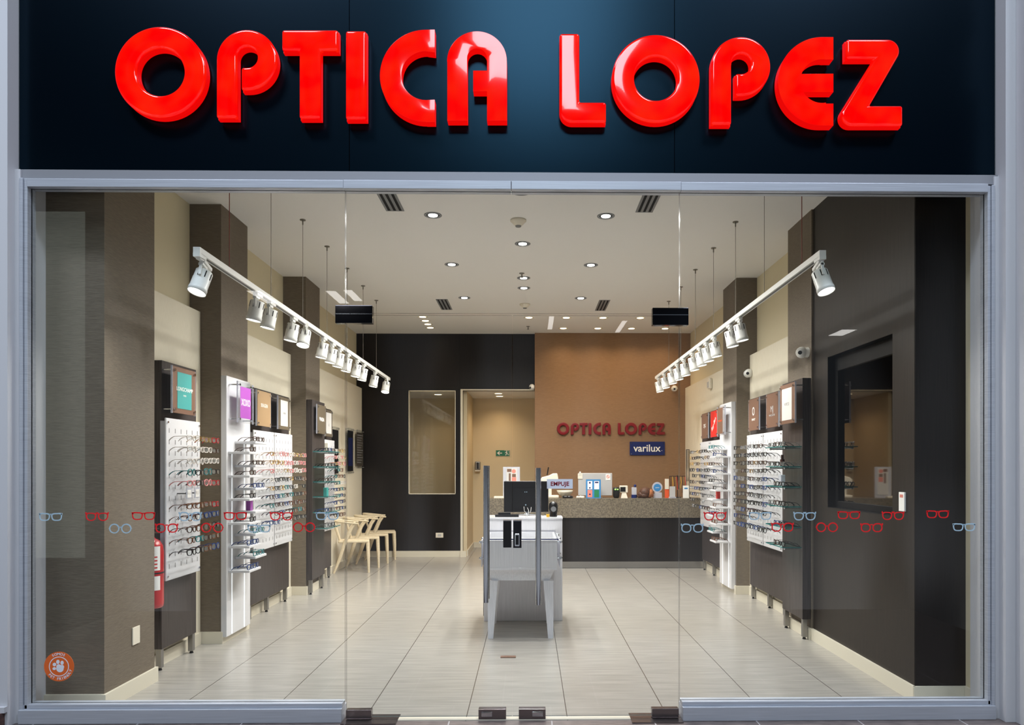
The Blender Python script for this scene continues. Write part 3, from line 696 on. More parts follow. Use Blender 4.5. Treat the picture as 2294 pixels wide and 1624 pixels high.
# ---------------------------------------------------------------- display furniture
def side_box(g, side, a, b, y0, y1, z0, z1):
    """a, b = distances from the room axis"""
    x0, x1 = sorted((side * a, side * b)); g.box(x0, x1, y0, y1, z0, z1)
def pegboard(root, side, xf, y0, y1, rows, scheme, bname, frac=1.0, parts=True, skip=(), ncol=4, sub='pegboard', zt=1.846, zb=.664, rowlen={}):
    """xf: |x| of the board's front. rows: list of z"""
    g = MB(); side_box(g, side, xf, xf + .012, y0, y1, zb, zt); bd = bevel(g.build('pegboard', M['board'], root), .003, 1)
    g = MB(); side_box(g, side, xf + .012, xf + .058, y0 + .03, y0 + .05, zb + .02, zt - .02); side_box(g, side, xf + .012, xf + .058, y1 - .05, y1 - .03, zb + .02, zt - .02)
    g.build('board_bracket', M['acrylicfrost'], root)
    # slots
    g = MB(); ncs = 6; sp = (y1 - y0) / ncs
    for r in range(14):
        z = zt - .09 - r * .0826
        if z < zb + .05: break
        for c_ in range(ncs):
            y = y0 + sp * (c_ + .5); side_box(g, side, xf - .0006, xf + .001, y - .0045, y + .0045, z - .017, z + .017)
    g.build('board_slots', M['slotgrey'], bd)['kind'] = 'stuff'
    for y in (y0 + .02, y1 - .02):
        for z in (zb + .03, zt - .03):
            g = MB(); g.cyl((side * (xf + .012), y, z), (side * (xf - .008), y, z), .008, n=10); g.build('board_screw', M['chrome'], root)
    pm = {}
    for ri, z in enumerate(rows):
        if ri in skip: continue
        nn = rowlen.get(ri, ncol); cols = [c_ for c_ in range(ncol)]
        if nn < ncol: cols = cols[:nn]
        for c_ in cols:
            if frac < 1 and rnd.random() > frac: continue
            y = y0 + (y1 - y0) * (c_ + .5) / ncol
            col_ = pal(ri, len(rows), scheme); kd = rnd.choice(['wayfarer', 'panto', 'round', 'wayfarer'])
            jz = rnd.uniform(-.004, .004)
            near = ORD[c_]
            eyeglasses((side * (xf - .158), y, z + jz), R(-90 * side) + R(rnd.uniform(-4, 4)), col_, kd,
                       '%s eyeglasses, %s row down, %s from the street, %s' % (CW.get(col_, col_), ORD[ri], near, bname), 'eyeglasses on the wall boards', parts)
            if 'peg' not in pm:
                q = MB(); q.box(-.002, .002, 0, .158, -.002, .001); q.box(-.008, .008, -.002, .004, -.006, .002); pm['peg'] = q.mesh('peg', M['acrylic'])
            p = bpy.data.objects.new('peg', pm['peg']); C.objects.link(p); p.parent = root
            L_ = Vector((side * (xf - .158), y, z + jz - .0085 + .0)) - Vector(ORG[root.name]); p.location = L_; p.rotation_euler = (0, 0, R(-90 * side))
    return bd
def placard(side, xf, y0, y1, z0, z1, insert, texts, label, xback, ins=None, sheet=None, tm='paper', name='brand_placard'):
    """acrylic sandwich on four stand-offs; texts: [(string, size, dz, sx)]"""
    e = empty(name, (side * xback, (y0 + y1) / 2, z0), label, 'sign')
    g = MB(); side_box(g, side, xf, xf + .004, y0, y1, z0, z1); g.build('acrylic_sheet', M['acrylic'], e)
    g = MB()
    for ya, yb in ((y0 - .001, y0 + .003), (y1 - .003, y1 + .001)): side_box(g, side, xf - .001, xf + .012, ya, yb, z0, z1)
    g.build('acrylic_edge', M['acrylicfrost'], e)
    if sheet: g = MB(); side_box(g, side, xf - .0015, xf - .0003, y0 + .004, y1 - .004, z0 + .004, z1 - .004); g.build('backing_sheet', M[sheet], e)
    iy0, iy1, iz0, iz1 = ins if ins else (y0 + .03, y1 - .03, z0 + .03, z1 - .03)
    if insert:
        g = MB(); side_box(g, side, xf - .0030, xf - .0016, iy0, iy1, iz0, iz1); g.build('poster_insert', M[insert], e)
    for tx in texts:
        s_, size, dz, sxx = tx[:4]; rotx = tx[4] if len(tx) > 4 else 0; mt = tx[5] if len(tx) > 5 else tm
        o = text_mesh('poster_lettering', s_, size, M[mt], (side * (xf - .0042), (iy0 + iy1) / 2, (iz0 + iz1) / 2 + dz), (0, 0, 0), e, .0004, 1)
        m_ = Matrix.Rotation(R(-90) * side, 4, 'Z') @ Matrix.Rotation(R(90), 4, 'X') @ Matrix.Rotation(R(rotx), 4, 'Z')
        loc = o.location.copy(); o.rotation_mode = 'QUATERNION'; o.rotation_quaternion = m_.to_quaternion(); o.scale = (sxx, 1, 1); o.location = loc
    for y in (y0 + .025, y1 - .025):
        for z in (z0 + .03, z1 - .03):
            g = MB(); g.cyl((side * xback, y, z), (side * (xf - .006), y, z), .006, n=10); g.cyl((side * (xf - .006), y, z), (side * (xf - .012), y, z), .010, n=12)
            g.build('standoff', M['chrome'], e)
    return e
def carcass(name, side, xb, xf, y0, y1, z0, z1, m, label, legs, group=None):
    e = empty(name, (side * (xb + xf) / 2, (y0 + y1) / 2, 0), label, 'display unit', group)
    g = MB(); side_box(g, side, xf, xb, y0, y1, z0, z1); bevel(g.build('back_panel', M[m], e), .002, 1)
    for y in legs:
        g = MB(); side_box(g, side, xf + .008, xf + .045, y - .02, y + .02, .02, z0 + .001); l = g.build('leg', M['steel'], e)
        g = MB(); g.cyl((side * (xf + .026), y, 0), (side * (xf + .026), y, .02), .016, .010, n=12); g.build('levelling_foot', M['rubber'], l)
    return e
ROWS = [1.709 - .0833 * i for i in range(11)]
# --- A: front left dark unit
A = carcass('display_unit', -1, 2.772, 2.68, 5.25, 5.79, .158, 2.27, 'dark', 'dark wood unit under the teal placard, nearest the street on the left', (5.275, 5.765))
pegboard(A, -1, 2.62, 5.195, 5.725, ROWS, 'A', 'board below the teal placard', skip=(5,))
placard(-1, 2.60, 5.245, 5.605, 1.885, 2.234, 'teal', [('LONGCHAMP', .042, .01, .98), ('PARIS', .018, -.035, 1)], 'teal placard with white capitals on the left unit nearest the street', 2.68,
        ins=(5.315, 5.535, 1.925, 2.195), sheet='brownp')
for i, y in enumerate((5.36, 5.49)):
    e = empty('accessory_holder', (-2.62, y, 1.25), 'clear square %s holder hooked on the sixth row below the teal placard' % ['nearer', 'farther'][i], 'holder', 'clear holders on the left board')
    g = MB(); g.box(-2.535, -2.532, y - .045, y + .045, 1.255, 1.335); g.build('acrylic_face', M['acrylicfrost'], e)
    g = MB(); g.box(-2.531, -2.530, y - .03, y + .03, 1.262, 1.320); g.build('print', M['paper'], e)
    g = MB(); g.box(-2.62, -2.535, y - .006, y + .006, 1.288, 1.296); g.build('holder_arm', M['black'], e)
# --- B: white unit with staggered tray shelves (left pillar)
def white_unit(side, xb, xf, y0, label, zs1, zs2, where, parts):
    e = empty('display_unit', (side * (xb + xf) / 2, y0 + .255, 0), label, 'display unit')
    g = MB(); side_box(g, side, xf, xb, y0, y0 + .51, .055, 2.262); bevel(g.build('back_panel', M['board'], e), .002, 1)
    for yy in (y0 + .105, y0 + .37):
        g = MB(); side_box(g, side, xf - .004, xf, yy - .008, yy + .008, .06, 1.72); g.build('tray_rail', M['white_emissive'], e)
    k = 0
    zs = sorted([(z, 0) for z in zs1] + [(z, .135) for z in zs2], reverse=True)
    for i, (z, dy) in enumerate(zs):
        a, b = y0 + .03 + dy, y0 + .29 + dy
        g = MB(); side_box(g, side, xf - .18, xf - .001, a, b, z - .020, z); bevel(g.build('tray_shelf', M['board'], e), .002, 1)
        col_ = rnd.choice(['black', 'black', 'blue', 'brown', 'tortoise', 'teal'])
        if i == 2 * 3: 
            tag(bevel(MB().box(min(side * (xf - .06), side * (xf - .1)), max(side * (xf - .06), side * (xf - .1)), a + .09, a + .15, z, z + .09).at('perfume_box', M['purple'] if side < 0 else M['redp'], (side * (xf - .08), a + .12, z)), .003),
                'small %s carton standing on a tray of the white %s unit' % ('purple' if side < 0 else 'red', where), 'box'); continue
        for q in range(2 if i % 2 == 0 or i > 8 else 1):
            cc = (a + .068 + q * .128) if (i % 2 == 0 or i > 8) else (a + b) / 2
            eyeglasses((side * (xf - .165), cc, z + .028), R(-90 * side), col_, ['wayfarer', 'panto'][q],
                       '%s eyeglasses on the %s tray from the top, %s side, white %s unit' % (CW.get(col_, col_), ORD[i], ['street', 'rear'][q], where), 'eyeglasses on tray shelves', parts)
    return e
zs1 = [1.622, 1.420, 1.222, 1.018, .820, .612]; zs2 = [1.714, 1.508, 1.308, 1.107, .912, .713]
white_unit(-1, 2.598, 2.55, 6.06, 'tall white unit with staggered trays below the purple placard, left pillar', zs1, zs2, 'left', True)
placard(-1, 2.465, 6.085, 6.425, 1.87, 2.222, 'purple', [('XOXO', .085, 0, .75)], 'purple placard with white rounded capitals on the white left unit', 2.55, ins=(6.13, 6.36, 1.91, 2.18))
# --- C: double dark unit
Cc = carcass('display_unit', -1, 2.772, 2.68, 6.90, 8.015, .155, 2.266, 'dark', 'long dark wood unit with two boards between the left pillars', (6.93, 7.40, 7.96))
pegboard(Cc, -1, 2.62, 6.84, 7.385, ROWS[1:], 'C', 'left middle unit, nearer board', .92, False, rowlen={7: 3, 8: 2, 9: 0}, zb=.674)
pegboard(Cc, -1, 2.62, 7.405, 7.945, ROWS[1:], 'C', 'left middle unit, farther board', .92, False, rowlen={9: 0}, zb=.674)
placard(-1, 2.60, 6.86, 7.23, 1.885, 2.234, 'goldp', [('SKAGEN', .05, .03, .95)], 'gold-brown placard on the left middle unit', 2.68, ins=(6.87, 7.22, 1.89, 2.23))
placard(-1, 2.60, 7.44, 7.80, 1.885, 2.234, 'placardwhite', [('GUESS', .03, 0, 1, 0, 'greyp')], 'white placard on the left middle unit', 2.68, ins=(7.51, 7.73, 1.925, 2.195), sheet='olivep')
# --- D: dark unit with glass shelves on the third left pillar, then a board unit
D = carcass('display_unit', -1, 2.598, 2.53, 8.37, 8.88, .17, 2.28, 'dark', 'narrow dark wood unit with glass shelves on the last left pillar', (8.40, 8.84))
def glass_shelves(root, side, xf, y0, y1, zs, where, pp, d=.17, per=3):
    for i, z in enumerate(zs):
        g = MB(); a, b = sorted((side * xf, side * (xf - d))); v = [(x, y, zz) for zz in (z - .008, z) for y in (y0, y1) for x in (a, b)]
        g.add(v, [(0, 2, 3, 1), (4, 5, 7, 6)]); g.mi = 1; g.add(v, [(0, 1, 5, 4), (2, 6, 7, 3), (0, 4, 6, 2), (1, 3, 7, 5)])
        s_ = g.build('glass_shelf', [M['shelfglass'], M['shelfedge']], root)
        for y in (y0 + .03, y1 - .03):
            g = MB(); g.cyl((side * (xf + .001), y, z - .016), (side * (xf - d * .8), y, z - .016), .0075, n=10); g.sphere((side * (xf - d * .8), y, z - .016), .011); g.build('shelf_bracket', M['chrome'], s_)
        for q in range(per[i]):
            col_ = rnd.choice(['black', 'black', 'silver', 'brown', 'blue'])
            eyeglasses((side * (xf - .150), y0 + .075 + q * .142, z + .0275), R(-90 * side), col_, rnd.choice(['wayfarer', 'panto']),
                       '%s eyeglasses, %s from the street, on the %s glass shelf down, %s' % (CW.get(col_, col_), ORD[q], ORD[i], where), 'eyeglasses on glass shelves', pp)
glass_shelves(D, -1, 2.53, 8.40, 8.86, [1.678, 1.497, 1.322, 1.147, .963, .778], 'left pillar unit', False, .2, [3, 3, 3, 0, 3, 3])
placard(-1, 2.49, 8.43, 8.79, 1.885, 2.234, 'olivep', [('PRADA', .065, 0, .95)], 'olive placard with pale capitals on the last left pillar', 2.53, ins=(8.44, 8.78, 1.89, 2.23))
D2 = carcass('display_unit', -1, 2.772, 2.68, 9.12, 9.72, .155, 2.266, 'dark', 'dark wood unit beyond the last left pillar, before the chairs', (9.16, 9.69))
pegboard(D2, -1, 2.62, 9.10, 9.66, ROWS, 'C', 'board beyond the last left pillar', .92, False)
placard(-1, 2.60, 9.14, 9.48, 1.885, 2.234, 'placardwhite', [('ck', .06, -.02, 1, 0, 'greyp')], 'white placard beyond the olive one, left wall', 2.68, ins=(9.19, 9.43, 1.925, 2.195), sheet='olivep')
for x_, y_, z_, mt, lb in ((-2.36 - .06, 8.60, 1.678, 'ivory', 'pale green carton on the top glass shelf of the left pillar unit'), (-2.42, 8.55, 1.147, 'teal', 'teal carton on the fourth glass shelf of the left pillar unit')):
    tag(bevel(MB().box(x_ - .02, x_ + .02, y_ - .04, y_ + .04, z_, z_ + .10).at('eyeglass_carton', M[mt], (x_, y_, z_)), .003), lb, 'box')
# --- right side
RA = carcass('display_unit', 1, 2.432, 2.36, 6.13, 6.62, .175, 2.26, 'dark', 'dark wood unit with glass shelves on the right pillar nearest the street', (6.16, 6.59))
glass_shelves(RA, 1, 2.36, 6.15, 6.58, [1.672, 1.497, 1.322, 1.150, .972, .797], 'right street-side unit', True, .17, [3, 3, 2, 3, 2, 2])
placard(1, 2.28, 6.09, 6.45, 1.87, 2.225, 'placardwhite', [('GUCCI', .035, 0, 1, 0, 'greyp')], 'white placard in a brown border on the right unit nearest the street', 2.36, ins=(6.16, 6.40, 1.905, 2.185), sheet='brownp')
RB = carcass('display_unit', 1, 2.588, 2.52, 7.02, 8.11, .155, 2.262, 'dark', 'long dark wood unit with two boards between the right pillars', (7.06, 7.52, 8.07))
pegboard(RB, 1, 2.46, 6.905, 7.465, ROWS, 'R', 'right middle unit, nearer board', .93, True, rowlen={0: 4}, skip=(9,))
pegboard(RB, 1, 2.46, 7.485, 8.03, ROWS, 'R', 'right middle unit, farther board', .93, True, skip=())
placard(1, 2.44, 7.54, 7.90, 1.885, 2.234, 'brownp', [('O', .13, .03, .8), ('OAKLEY', .032, -.055, 1)], 'brown placard with a large white O between the right pillars', 2.52, ins=(7.55, 7.89, 1.89, 2.23))
placard(1, 2.44, 6.95, 7.31, 1.885, 2.234, 'brownp', [('MJ', .085, .01, 1, 0, 'greyp'), ('MARC JACOBS', .026, -.05, 1, 0, 'greyp')], 'brown placard with grey initials between the right pillars', 2.52, ins=(6.96, 7.30, 1.89, 2.23))
white_unit(1, 2.432, 2.38, 8.37, 'tall white unit with staggered trays on the far right pillar', zs1, zs2, 'right', False)
placard(1, 2.30, 8.36, 8.70, 1.87, 2.222, 'brownp', [('TIMBERLAND', .03, 0, 1, 0, 'orangep')], 'brown placard with an orange word on the white right unit', 2.38, ins=(8.44, 8.68, 1.89, 2.20))
RD = carcass('display_unit', 1, 2.588, 2.52, 9.20, 10.36, .155, 2.262, 'dark', 'dark wood unit on the right wall beside the reception counter', (9.24, 9.79, 10.33))
pegboard(RD, 1, 2.46, 9.10, 9.65, ROWS[:-1], 'R', 'right rear unit, nearer board', .7, False)
pegboard(RD, 1, 2.46, 9.67, 10.22, ROWS[:-1], 'R', 'right rear unit, farther board', .7, False)
placard(1, 2.44, 9.69, 10.06, 1.885, 2.234, 'brownp', [('D|G', .07, 0, 1)], 'brown placard on the right rear unit, next to the counter', 2.52, ins=(9.70, 10.05, 1.89, 2.23))
placard(1, 2.44, 9.21, 9.56, 1.885, 2.234, 'redp', [('Ray-Ban', .085, 0, .9, 40)], 'red placard with white script on the right rear unit', 2.52, ins=(9.22, 9.55, 1.89, 2.23))
# little things on the right glass shelves
tag(MB().cyl((2.27, 6.37, 1.497), (2.27, 6.37, 1.56), .02, n=14).cyl((2.27, 6.37, 1.56), (2.27, 6.37, 1.60), .012, n=12).at('display_bottle', FR['brown'], (2.27, 6.37, 1.497)), 'small brown bottle on the second glass shelf of the right front unit', 'bottle')
tag(bevel(MB().box(2.25, 2.29, 6.35, 6.41, 1.322, 1.42).at('acrylic_block', M['acrylicfrost'], (2.27, 6.38, 1.322)), .004), 'clear upright block on the third glass shelf of the right front unit', 'block')

# ---------------------------------------------------------------- track lighting
def tlen(y): return .0083 * (y - 4.39)
def track(side, X, y0, y1, ztop, label, wl_):
    e = empty('light_track', (X, (y0 + y1) / 2, ztop), label, 'light track')
    g = MB(); z0 = ztop; z1 = ztop - .0083 * (y1 - y0); h = .038; w_ = .021
    v = [(X + a * w_, y, z - b * h) for y, z in ((y0, z0), (y1, z1)) for b in (0, 1) for a in (-1, 1)]
    g.add(v, [(0, 1, 3, 2), (4, 6, 7, 5), (0, 4, 5, 1), (2, 3, 7, 6), (0, 2, 6, 4), (1, 5, 7, 3)]); g.build('rail', M['whitemetal'], e)
    g = MB(); v = [(X + a * .009, y, z - h - b * .001) for y, z in ((y0 + .1, z0 - .001), (y1, z1)) for b in (0, 1) for a in (-1, 1)]
    g.add(v, [(0, 1, 3, 2), (4, 6, 7, 5), (0, 4, 5, 1), (2, 3, 7, 6), (0, 2, 6, 4), (1, 5, 7, 3)]); g.build('conductor_slot', M['slotgrey'], e)
    g = MB(); g.box(X - .021, X + .021, y0 - .002, y0 + .09, z0 - .058, z0 - .036); g.box(X - .014, X + .014, y0 + .02, y0 + .075, z0 - .068, z0 - .058); g.build('end_feed', M['whitemetal'], e)
    for i, y in enumerate([4.87, 5.65, 6.44, 7.21, 8.0, 8.77, 9.53]):
        if y > y1: continue
        zr = z0 - .0083 * (y - y0)
        red = (i == 0)
        g = MB(); g.cyl((X, y, zr), (X, y, ZC), .0022 if not red else .003, n=6); g.build('suspension_wire', M['redwire'] if red else M['wire'], e)
        g = MB(); g.cyl((X, y, ZC - .006), (X, y, ZC), .026, n=14); g.cyl((X, y, ZC - .045), (X, y, ZC - .006), .006, n=8); g.build('ceiling_cup', M['wire'], e)
    return e
track(-1, -2.03, 4.39, 10.38, 2.834, 'white lighting track hung on wires along the left wall', 0)
track(1, 1.87, 4.52, 10.46, 2.870, 'white lighting track hung on wires along the right wall', 0)
def lamp_proto(side):
    """root at the underside of the rail"""
    e = empty('track_spotlight', (0, 0, 0)); 
    g = MB(); g.box(-.018, .018, -.055, .055, -.024, 0); bevel(g.build('track_adapter', M['whitemetal'], e), .004)
    d = Vector((side * .20, -.03, -1)).normalized(); q = d.to_track_quat('Z', 'Y').to_matrix()
    P = Vector((0, 0, -.045))
    g = MB(); g.cyl((0, 0, -.022), (0, 0, -.045), .012, n=12); g.box(-.008, .008, -.066, -.058, -.11, -.02); g.box(-.014, .014, -.066, .0, -.045, -.030); g.build('lamp_arm', M['whitemetal'], e)
    T = P + d * .012
    g = MB(); prof = [(.0, 0), (.048, 0), (.052, .006), (.053, .118), (.056, .122), (.056, .150), (.053, .150), (.051, .144)]
    g.lathe(prof, T, q, 28)
    g.mi = 1
    for k in range(8):
        a = 2 * math.pi * k / 8 + .2; r = .0528
        mt = Matrix.Translation(T) @ q.to_4x4() @ Matrix.Translation((r * math.cos(a), r * math.sin(a), .033)) @ Matrix.Rotation(a, 4, 'Z')
        g.obox(mt, .002, .006, .044)
    b = g.build('lamp_body', [M['whitemetal'], M['slot']], e)
    g = MB(); mt = T; g.lathe([(.0, .145), (.0515, .145)], T, q, 28); g.build('lamp_lens', M['lamp'], e)
    s_ = spot('spot_light', T + d * .162, d + Vector((side * .20, 0, 0)), TP if side < 0 else TP * .7, 100, .9, (1, .96, .92), e, .03)
    return e
TP = 20
for side, X, y0, zt, ys, sname in ((-1, -2.03, 4.39, 2.834, [4.52, 5.38, 5.66, 6.20, 6.52, 7.11, 7.43, 7.72, 8.06, 8.50, 8.83, 9.47, 10.20], 'left'),
                                   (1, 1.87, 4.52, 2.870, [4.60, 6.34, 6.64, 7.21, 7.52, 7.82, 8.17, 8.62, 9.01, 9.4, 9.88, 10.32], 'right')):
    pr_ = lamp_proto(side)
    for i, y in enumerate(ys):
        o = pr_ if i == 0 else copy_tree(pr_)
        o.location = (X, y, zt - .038 - .0083 * (y - y0) + .0005)
        if i == 0: o.location.z -= .028
        o.rotation_euler = (R(-16), 0, 0) if i == 0 else (0, 0, 0)
        if (side < 0 and i in (4, 12)) : o.rotation_euler = (R(-14), 0, R(25))
        tag(o, '%s white track spotlight from the street on the %s ceiling track' % (ORD[i], sname), 'spotlight', 'white spotlights on the tracks')

# ---------------------------------------------------------------- ceiling fittings
def downlight(x, y, label, warm, z=ZC, r=.078, power=40, glare=False):
    e = empty('ceiling_downlight', (x, y, z), label, 'downlight', 'round ceiling downlights')
    g = MB(); g.lathe([(r, 0), (r, -.004), (r - .008, -.006), (r - .016, -.002), (r - .020, -.001), (r - .020, 0)], (x, y, z), None, 28); g.build('trim_ring', M['grey'] if not warm else M['ivory'], e)
    g = MB(); g.lathe([(0, -.0012), (r - .020, -.0012)], (x, y, z), None, 24); g.build('recess', M['slot'] if not warm else M['ivory'], e)
    g = MB()
    if warm: g.lathe([(0, -.002), (r - .028, -.002)], (x, y, z), None, 24)
    else:
        g.lathe([(0, -.006), (.040, -.006), (.042, -.0015)], (x, y, z), None, 24)
    g.build('lamp', M['lampwarm'] if warm else M['lamp'], e)
    spot('spot_light', (x, y, z - .02), (0, 0, -1), power, 140 if warm else 165, 1.0, (1, .72, .46) if warm else (1, .975, .945), e, .05)
    return e
DLC = 195
for i, y in enumerate((6.305, 7.835, 9.37)):
    downlight(-.846, y, '%s round downlight from the street, left of the centre line' % ORD[i], False, power=DLC)
    downlight(.68, y, '%s round downlight from the street, right of the centre line' % ORD[i], False, power=DLC)
for i, y in enumerate((5.76, 7.098, 8.381, 8.85)):
    downlight(-.063, y, '%s round downlight from the street on the ceiling centre line' % ORD[i], False, power=DLC)
DW = 23
for i, y in enumerate((10.571, 10.85, 11.11, 11.39)):
    downlight(-1.57, y, 'warm downlight in the rear left line of four, %s from the street' % ORD[i], True, power=9)
for i, x in enumerate((0.0, .554, 1.1, 1.656)):
    downlight(x, 10.60, 'warm downlight in the row above the counter, %s from the left' % ORD[i], True, power=DW)
for i, x in enumerate((.549, 1.1, 1.64, 2.18)):
    downlight(x, 11.41, 'warm downlight in the row against the tan wall, %s from the left' % ORD[i], True, power=DW)
for i, y in enumerate((12.4, 12.87)):
    downlight(-.53, y, ['front', 'rear'][i] + ' round warm light on the low corridor ceiling', True, z=2.77, r=.09, power=20)
downlight(-1.6, 12.6, 'warm light behind the window in the dark wall', True, z=2.77, r=.09, power=16)

def vent(x0, x1, y0, y1, label):
    e = empty('ceiling_vent', ((x0 + x1) / 2, (y0 + y1) / 2, ZC), label, 'air vent', 'slotted ceiling air vents')
    g = MB(); z0, z1 = ZC - .006, ZC
    n = 3; m_ = .018; w_ = (x1 - x0 - 2 * m_) / (2 * n - 1)
    g.box(x0, x1, y0, y0 + .012, z0, z1); g.box(x0, x1, y1 - .012, y1, z0, z1); g.box(x0, x0 + m_, y0 + .012, y1 - .012, z0, z1); g.box(x1 - m_, x1, y0 + .012, y1 - .012, z0, z1)
    g.build('vent_frame', M['grey'], e)
    g = MB()
    for k in range(1, 2 * n - 1, 2): g.box(x0 + m_ + k * w_, x0 + m_ + (k + 1) * w_, y0 + .012, y1 - .012, z0, z1)
    g.build('vent_slats', M['grey'], e)
    g = MB(); g.box(x0 + .005, x1 - .005, y0 + .005, y1 - .005, ZC - .0022, ZC - .0012); g.build('vent_void', M['slot'], e)
vent(-1.235, -1.08, 5.55, 6.20, 'slotted air vent over the left side near the street'); vent(-1.232, -1.078, 9.45, 10.07, 'slotted air vent over the left side at the rear')
vent(.926, 1.075, 5.55, 6.20, 'slotted air vent over the right side near the street'); vent(.935, 1.08, 9.47, 10.10, 'slotted air vent over the right side at the rear')
for x, y, lb in ((-.096, 6.42, 'ivory cone smoke detector near the street on the ceiling'), (-.055, 9.72, 'ivory cone smoke detector at the rear of the ceiling')):
    e = empty('smoke_detector', (x, y, ZC), lb, 'smoke detector')
    MB().lathe([(.0, 0), (.072, 0), (.072, -.012), (.055, -.026), (.05, -.034), (.030, -.052), (0, -.054)], (x, y, ZC)).build('detector_body', M['ivory'], e)
    MB().lathe([(0, -.062), (.024, -.062), (.028, -.0525)], (x, y, ZC)).build('sensor_grille', M['slotgrey'], e)
for x, y, lb in ((-.082, 8.178, 'small metal sprinkler head at the ceiling centre'), (-.014, 11.257, 'small metal sprinkler head above the rear counter end')):
    e = empty('sprinkler', (x, y, ZC), lb, 'sprinkler')
    MB().lathe([(0, 0), (.03, 0), (.03, -.004), (.008, -.008), (.008, -.045), (0, -.045)], (x, y, ZC), None, 16).build('sprinkler_body', M['wire'], e)
    MB().lathe([(0, -.046), (.018, -.046), (.018, -.049), (0, -.049)], (x, y, ZC), None, 16).build('deflector', M['wire'], e)

# ---------------------------------------------------------------- cameras, sensors, wall plates
def cctv(loc, n, look, label):
    e = empty('security_camera', loc, label, 'security camera'); n = Vector(n); p = Vector(loc)
    MB().cyl(p, p + n * .03, .045, .042, n=20).build('mount', M['whitemetal'], e)
    c = p + n * .055; d = Vector(look).normalized()
    MB().sphere(c, .05, 20).build('dome', M['whitemetal'], e)
    MB().cyl(c + d * .036, c + d * .052, .019, .017, n=16).build('lens_eye', M['black'], e)
cctv((2.434, 6.20, 2.49), (-1, 0, 0), (-.6, -.8, -.15), 'white dome camera on the right pillar nearest the street')
cctv((2.56, 8.34, 2.585), (0, -1, 0), (-.5, -.8, -.15), 'white dome camera on the front of the far right pillar')
cctv((2.40, 11.80, 2.79), (0, -1, 0), (-.2, -.9, -.3), 'white dome camera on the tan back wall')
cctv((.05, 11.90, 2.82), (0, -1, 0), (-.6, -.7, -.3), 'white dome camera at the corner of the dark back wall')
e = empty('motion_sensor', (2.59, 10.1, 2.6), 'white motion sensor on the cream wall above the right rear unit', 'sensor')
bevel(box('sensor_body', M['ivory'], 2.54, 2.59, 10.04, 10.16, 2.60, 2.75, e), .015, 3); bevel(box('sensor_window', M['greyp'], 2.534, 2.541, 10.06, 10.14, 2.62, 2.70, e), .003)
def outlet(loc, axis, label, w_=.07, h_=.115):
    e = empty('wall_outlet', loc, label, 'outlet'); x, y, z = loc
    if axis == 'x':
        bevel(box('cover_plate', M['ivory'], x, x + .008, y - w_ / 2, y + w_ / 2, z - h_ / 2, z + h_ / 2, e), .002); None
    else:
        bevel(box('cover_plate', M['ivory'], x - w_ / 2, x + w_ / 2, y - .008, y, z - h_ / 2, z + h_ / 2, e), .002); box('socket', M['greyp'], x - .03, x + .03, y - .0095, y - .008, z - .02, z + .02, e)
outlet((-2.60, 4.755, .378), 'x', 'ivory outlet low on the taupe pillar in the left window', .085, .115)
outlet((-1.487, 11.90, .36), 'y', 'ivory outlet low on the dark back wall', .125, .08)
e = empty('wall_remote_holder', (2.45, 4.64, 1.14), 'slim white card holder on the brown wall under the screen niche', 'holder')
bevel(box('holder_body', M['paper'], 2.437, 2.449, 4.605, 4.675, 1.20, 1.325, e), .002); box('holder_print', M['salmon'], 2.4360, 2.4371, 4.62, 4.66, 1.29, 1.31, e)

# screen in the niche
e = empty('television', (2.5, 5.30, 1.16), 'black framed screen set into the brown wall niche on the right', 'television')
g = MB(); g.box(2.505, 2.595, 4.785, 5.82, 2.27, 2.388); g.box(2.505, 2.595, 4.785, 5.82, 1.163, 1.215); g.box(2.505, 2.595, 4.785, 4.84, 1.215, 2.27); g.box(2.505, 2.595, 5.765, 5.82, 1.215, 2.27)
bevel(g.build('bezel', M['gloss_black'], e), .003); box('screen', M['mirror'], 2.520, 2.595, 4.84, 5.765, 1.215, 2.27, e)
g = MB(); 
for a in ((4.782, 4.7845), (5.8215, 5.824)): g.box(2.452, 2.60, a[0], a[1], 1.162, 2.388)
g.box(2.452, 2.60, 4.785, 5.821, 2.3885, 2.3898); g.box(2.452, 2.60, 4.785, 5.821, 1.1605, 1.1625); g.build('niche_lining', M['gloss_black'], e)

# posters on the rear left wall
for y0, y1, lb, mt, ph in ((9.93, 10.33, 'dark reflective poster on the left wall, nearest the placards', 'darkwall', .70), (10.80, 11.19, 'black acrylic poster on the left wall, middle of three', 'gloss_black', .70), (11.36, 11.86, 'grey text poster on the left wall, next to the dark back wall', 'greyp', .62)):
    z1 = 2.09 if y0 > 10.5 else 2.06; z0 = z1 - ph
    e = empty('wall_poster', (-2.77, (y0 + y1) / 2, z0), lb, 'poster')
    MB().box(-2.735, -2.731, y0, y1, z0, z1).build('acrylic_sheet', M['acrylic'], e)
    MB().box(-2.741, -2.737, y0 + .03, y1 - .03, z0 + .04, z1 - .04).build('poster_print', M[mt] if mt != 'greyp' else M['olivep'], e)
    if mt == 'greyp':
        g = MB()
        for k in range(12): g.box(-2.7368, -2.7362, y0 + .06, y1 - .06 - (k % 3) * .05, z1 - .09 - k * .04, z1 - .078 - k * .04)
        g.build('poster_text_lines', M['greyp'], e)
    if mt == 'gloss_black': MB().box(-2.7368, -2.7362, y0 + .07, y1 - .07, z0 + .12, z1 - .15).build('poster_picture', M['navy'], e)
    for y in (y0 + .02, y1 - .02):
        for z in (z0 + .02, z1 - .02): MB().cyl((-2.775, y, z), (-2.725, y, z), .007, n=10).build('standoff', M['chrome'], e)

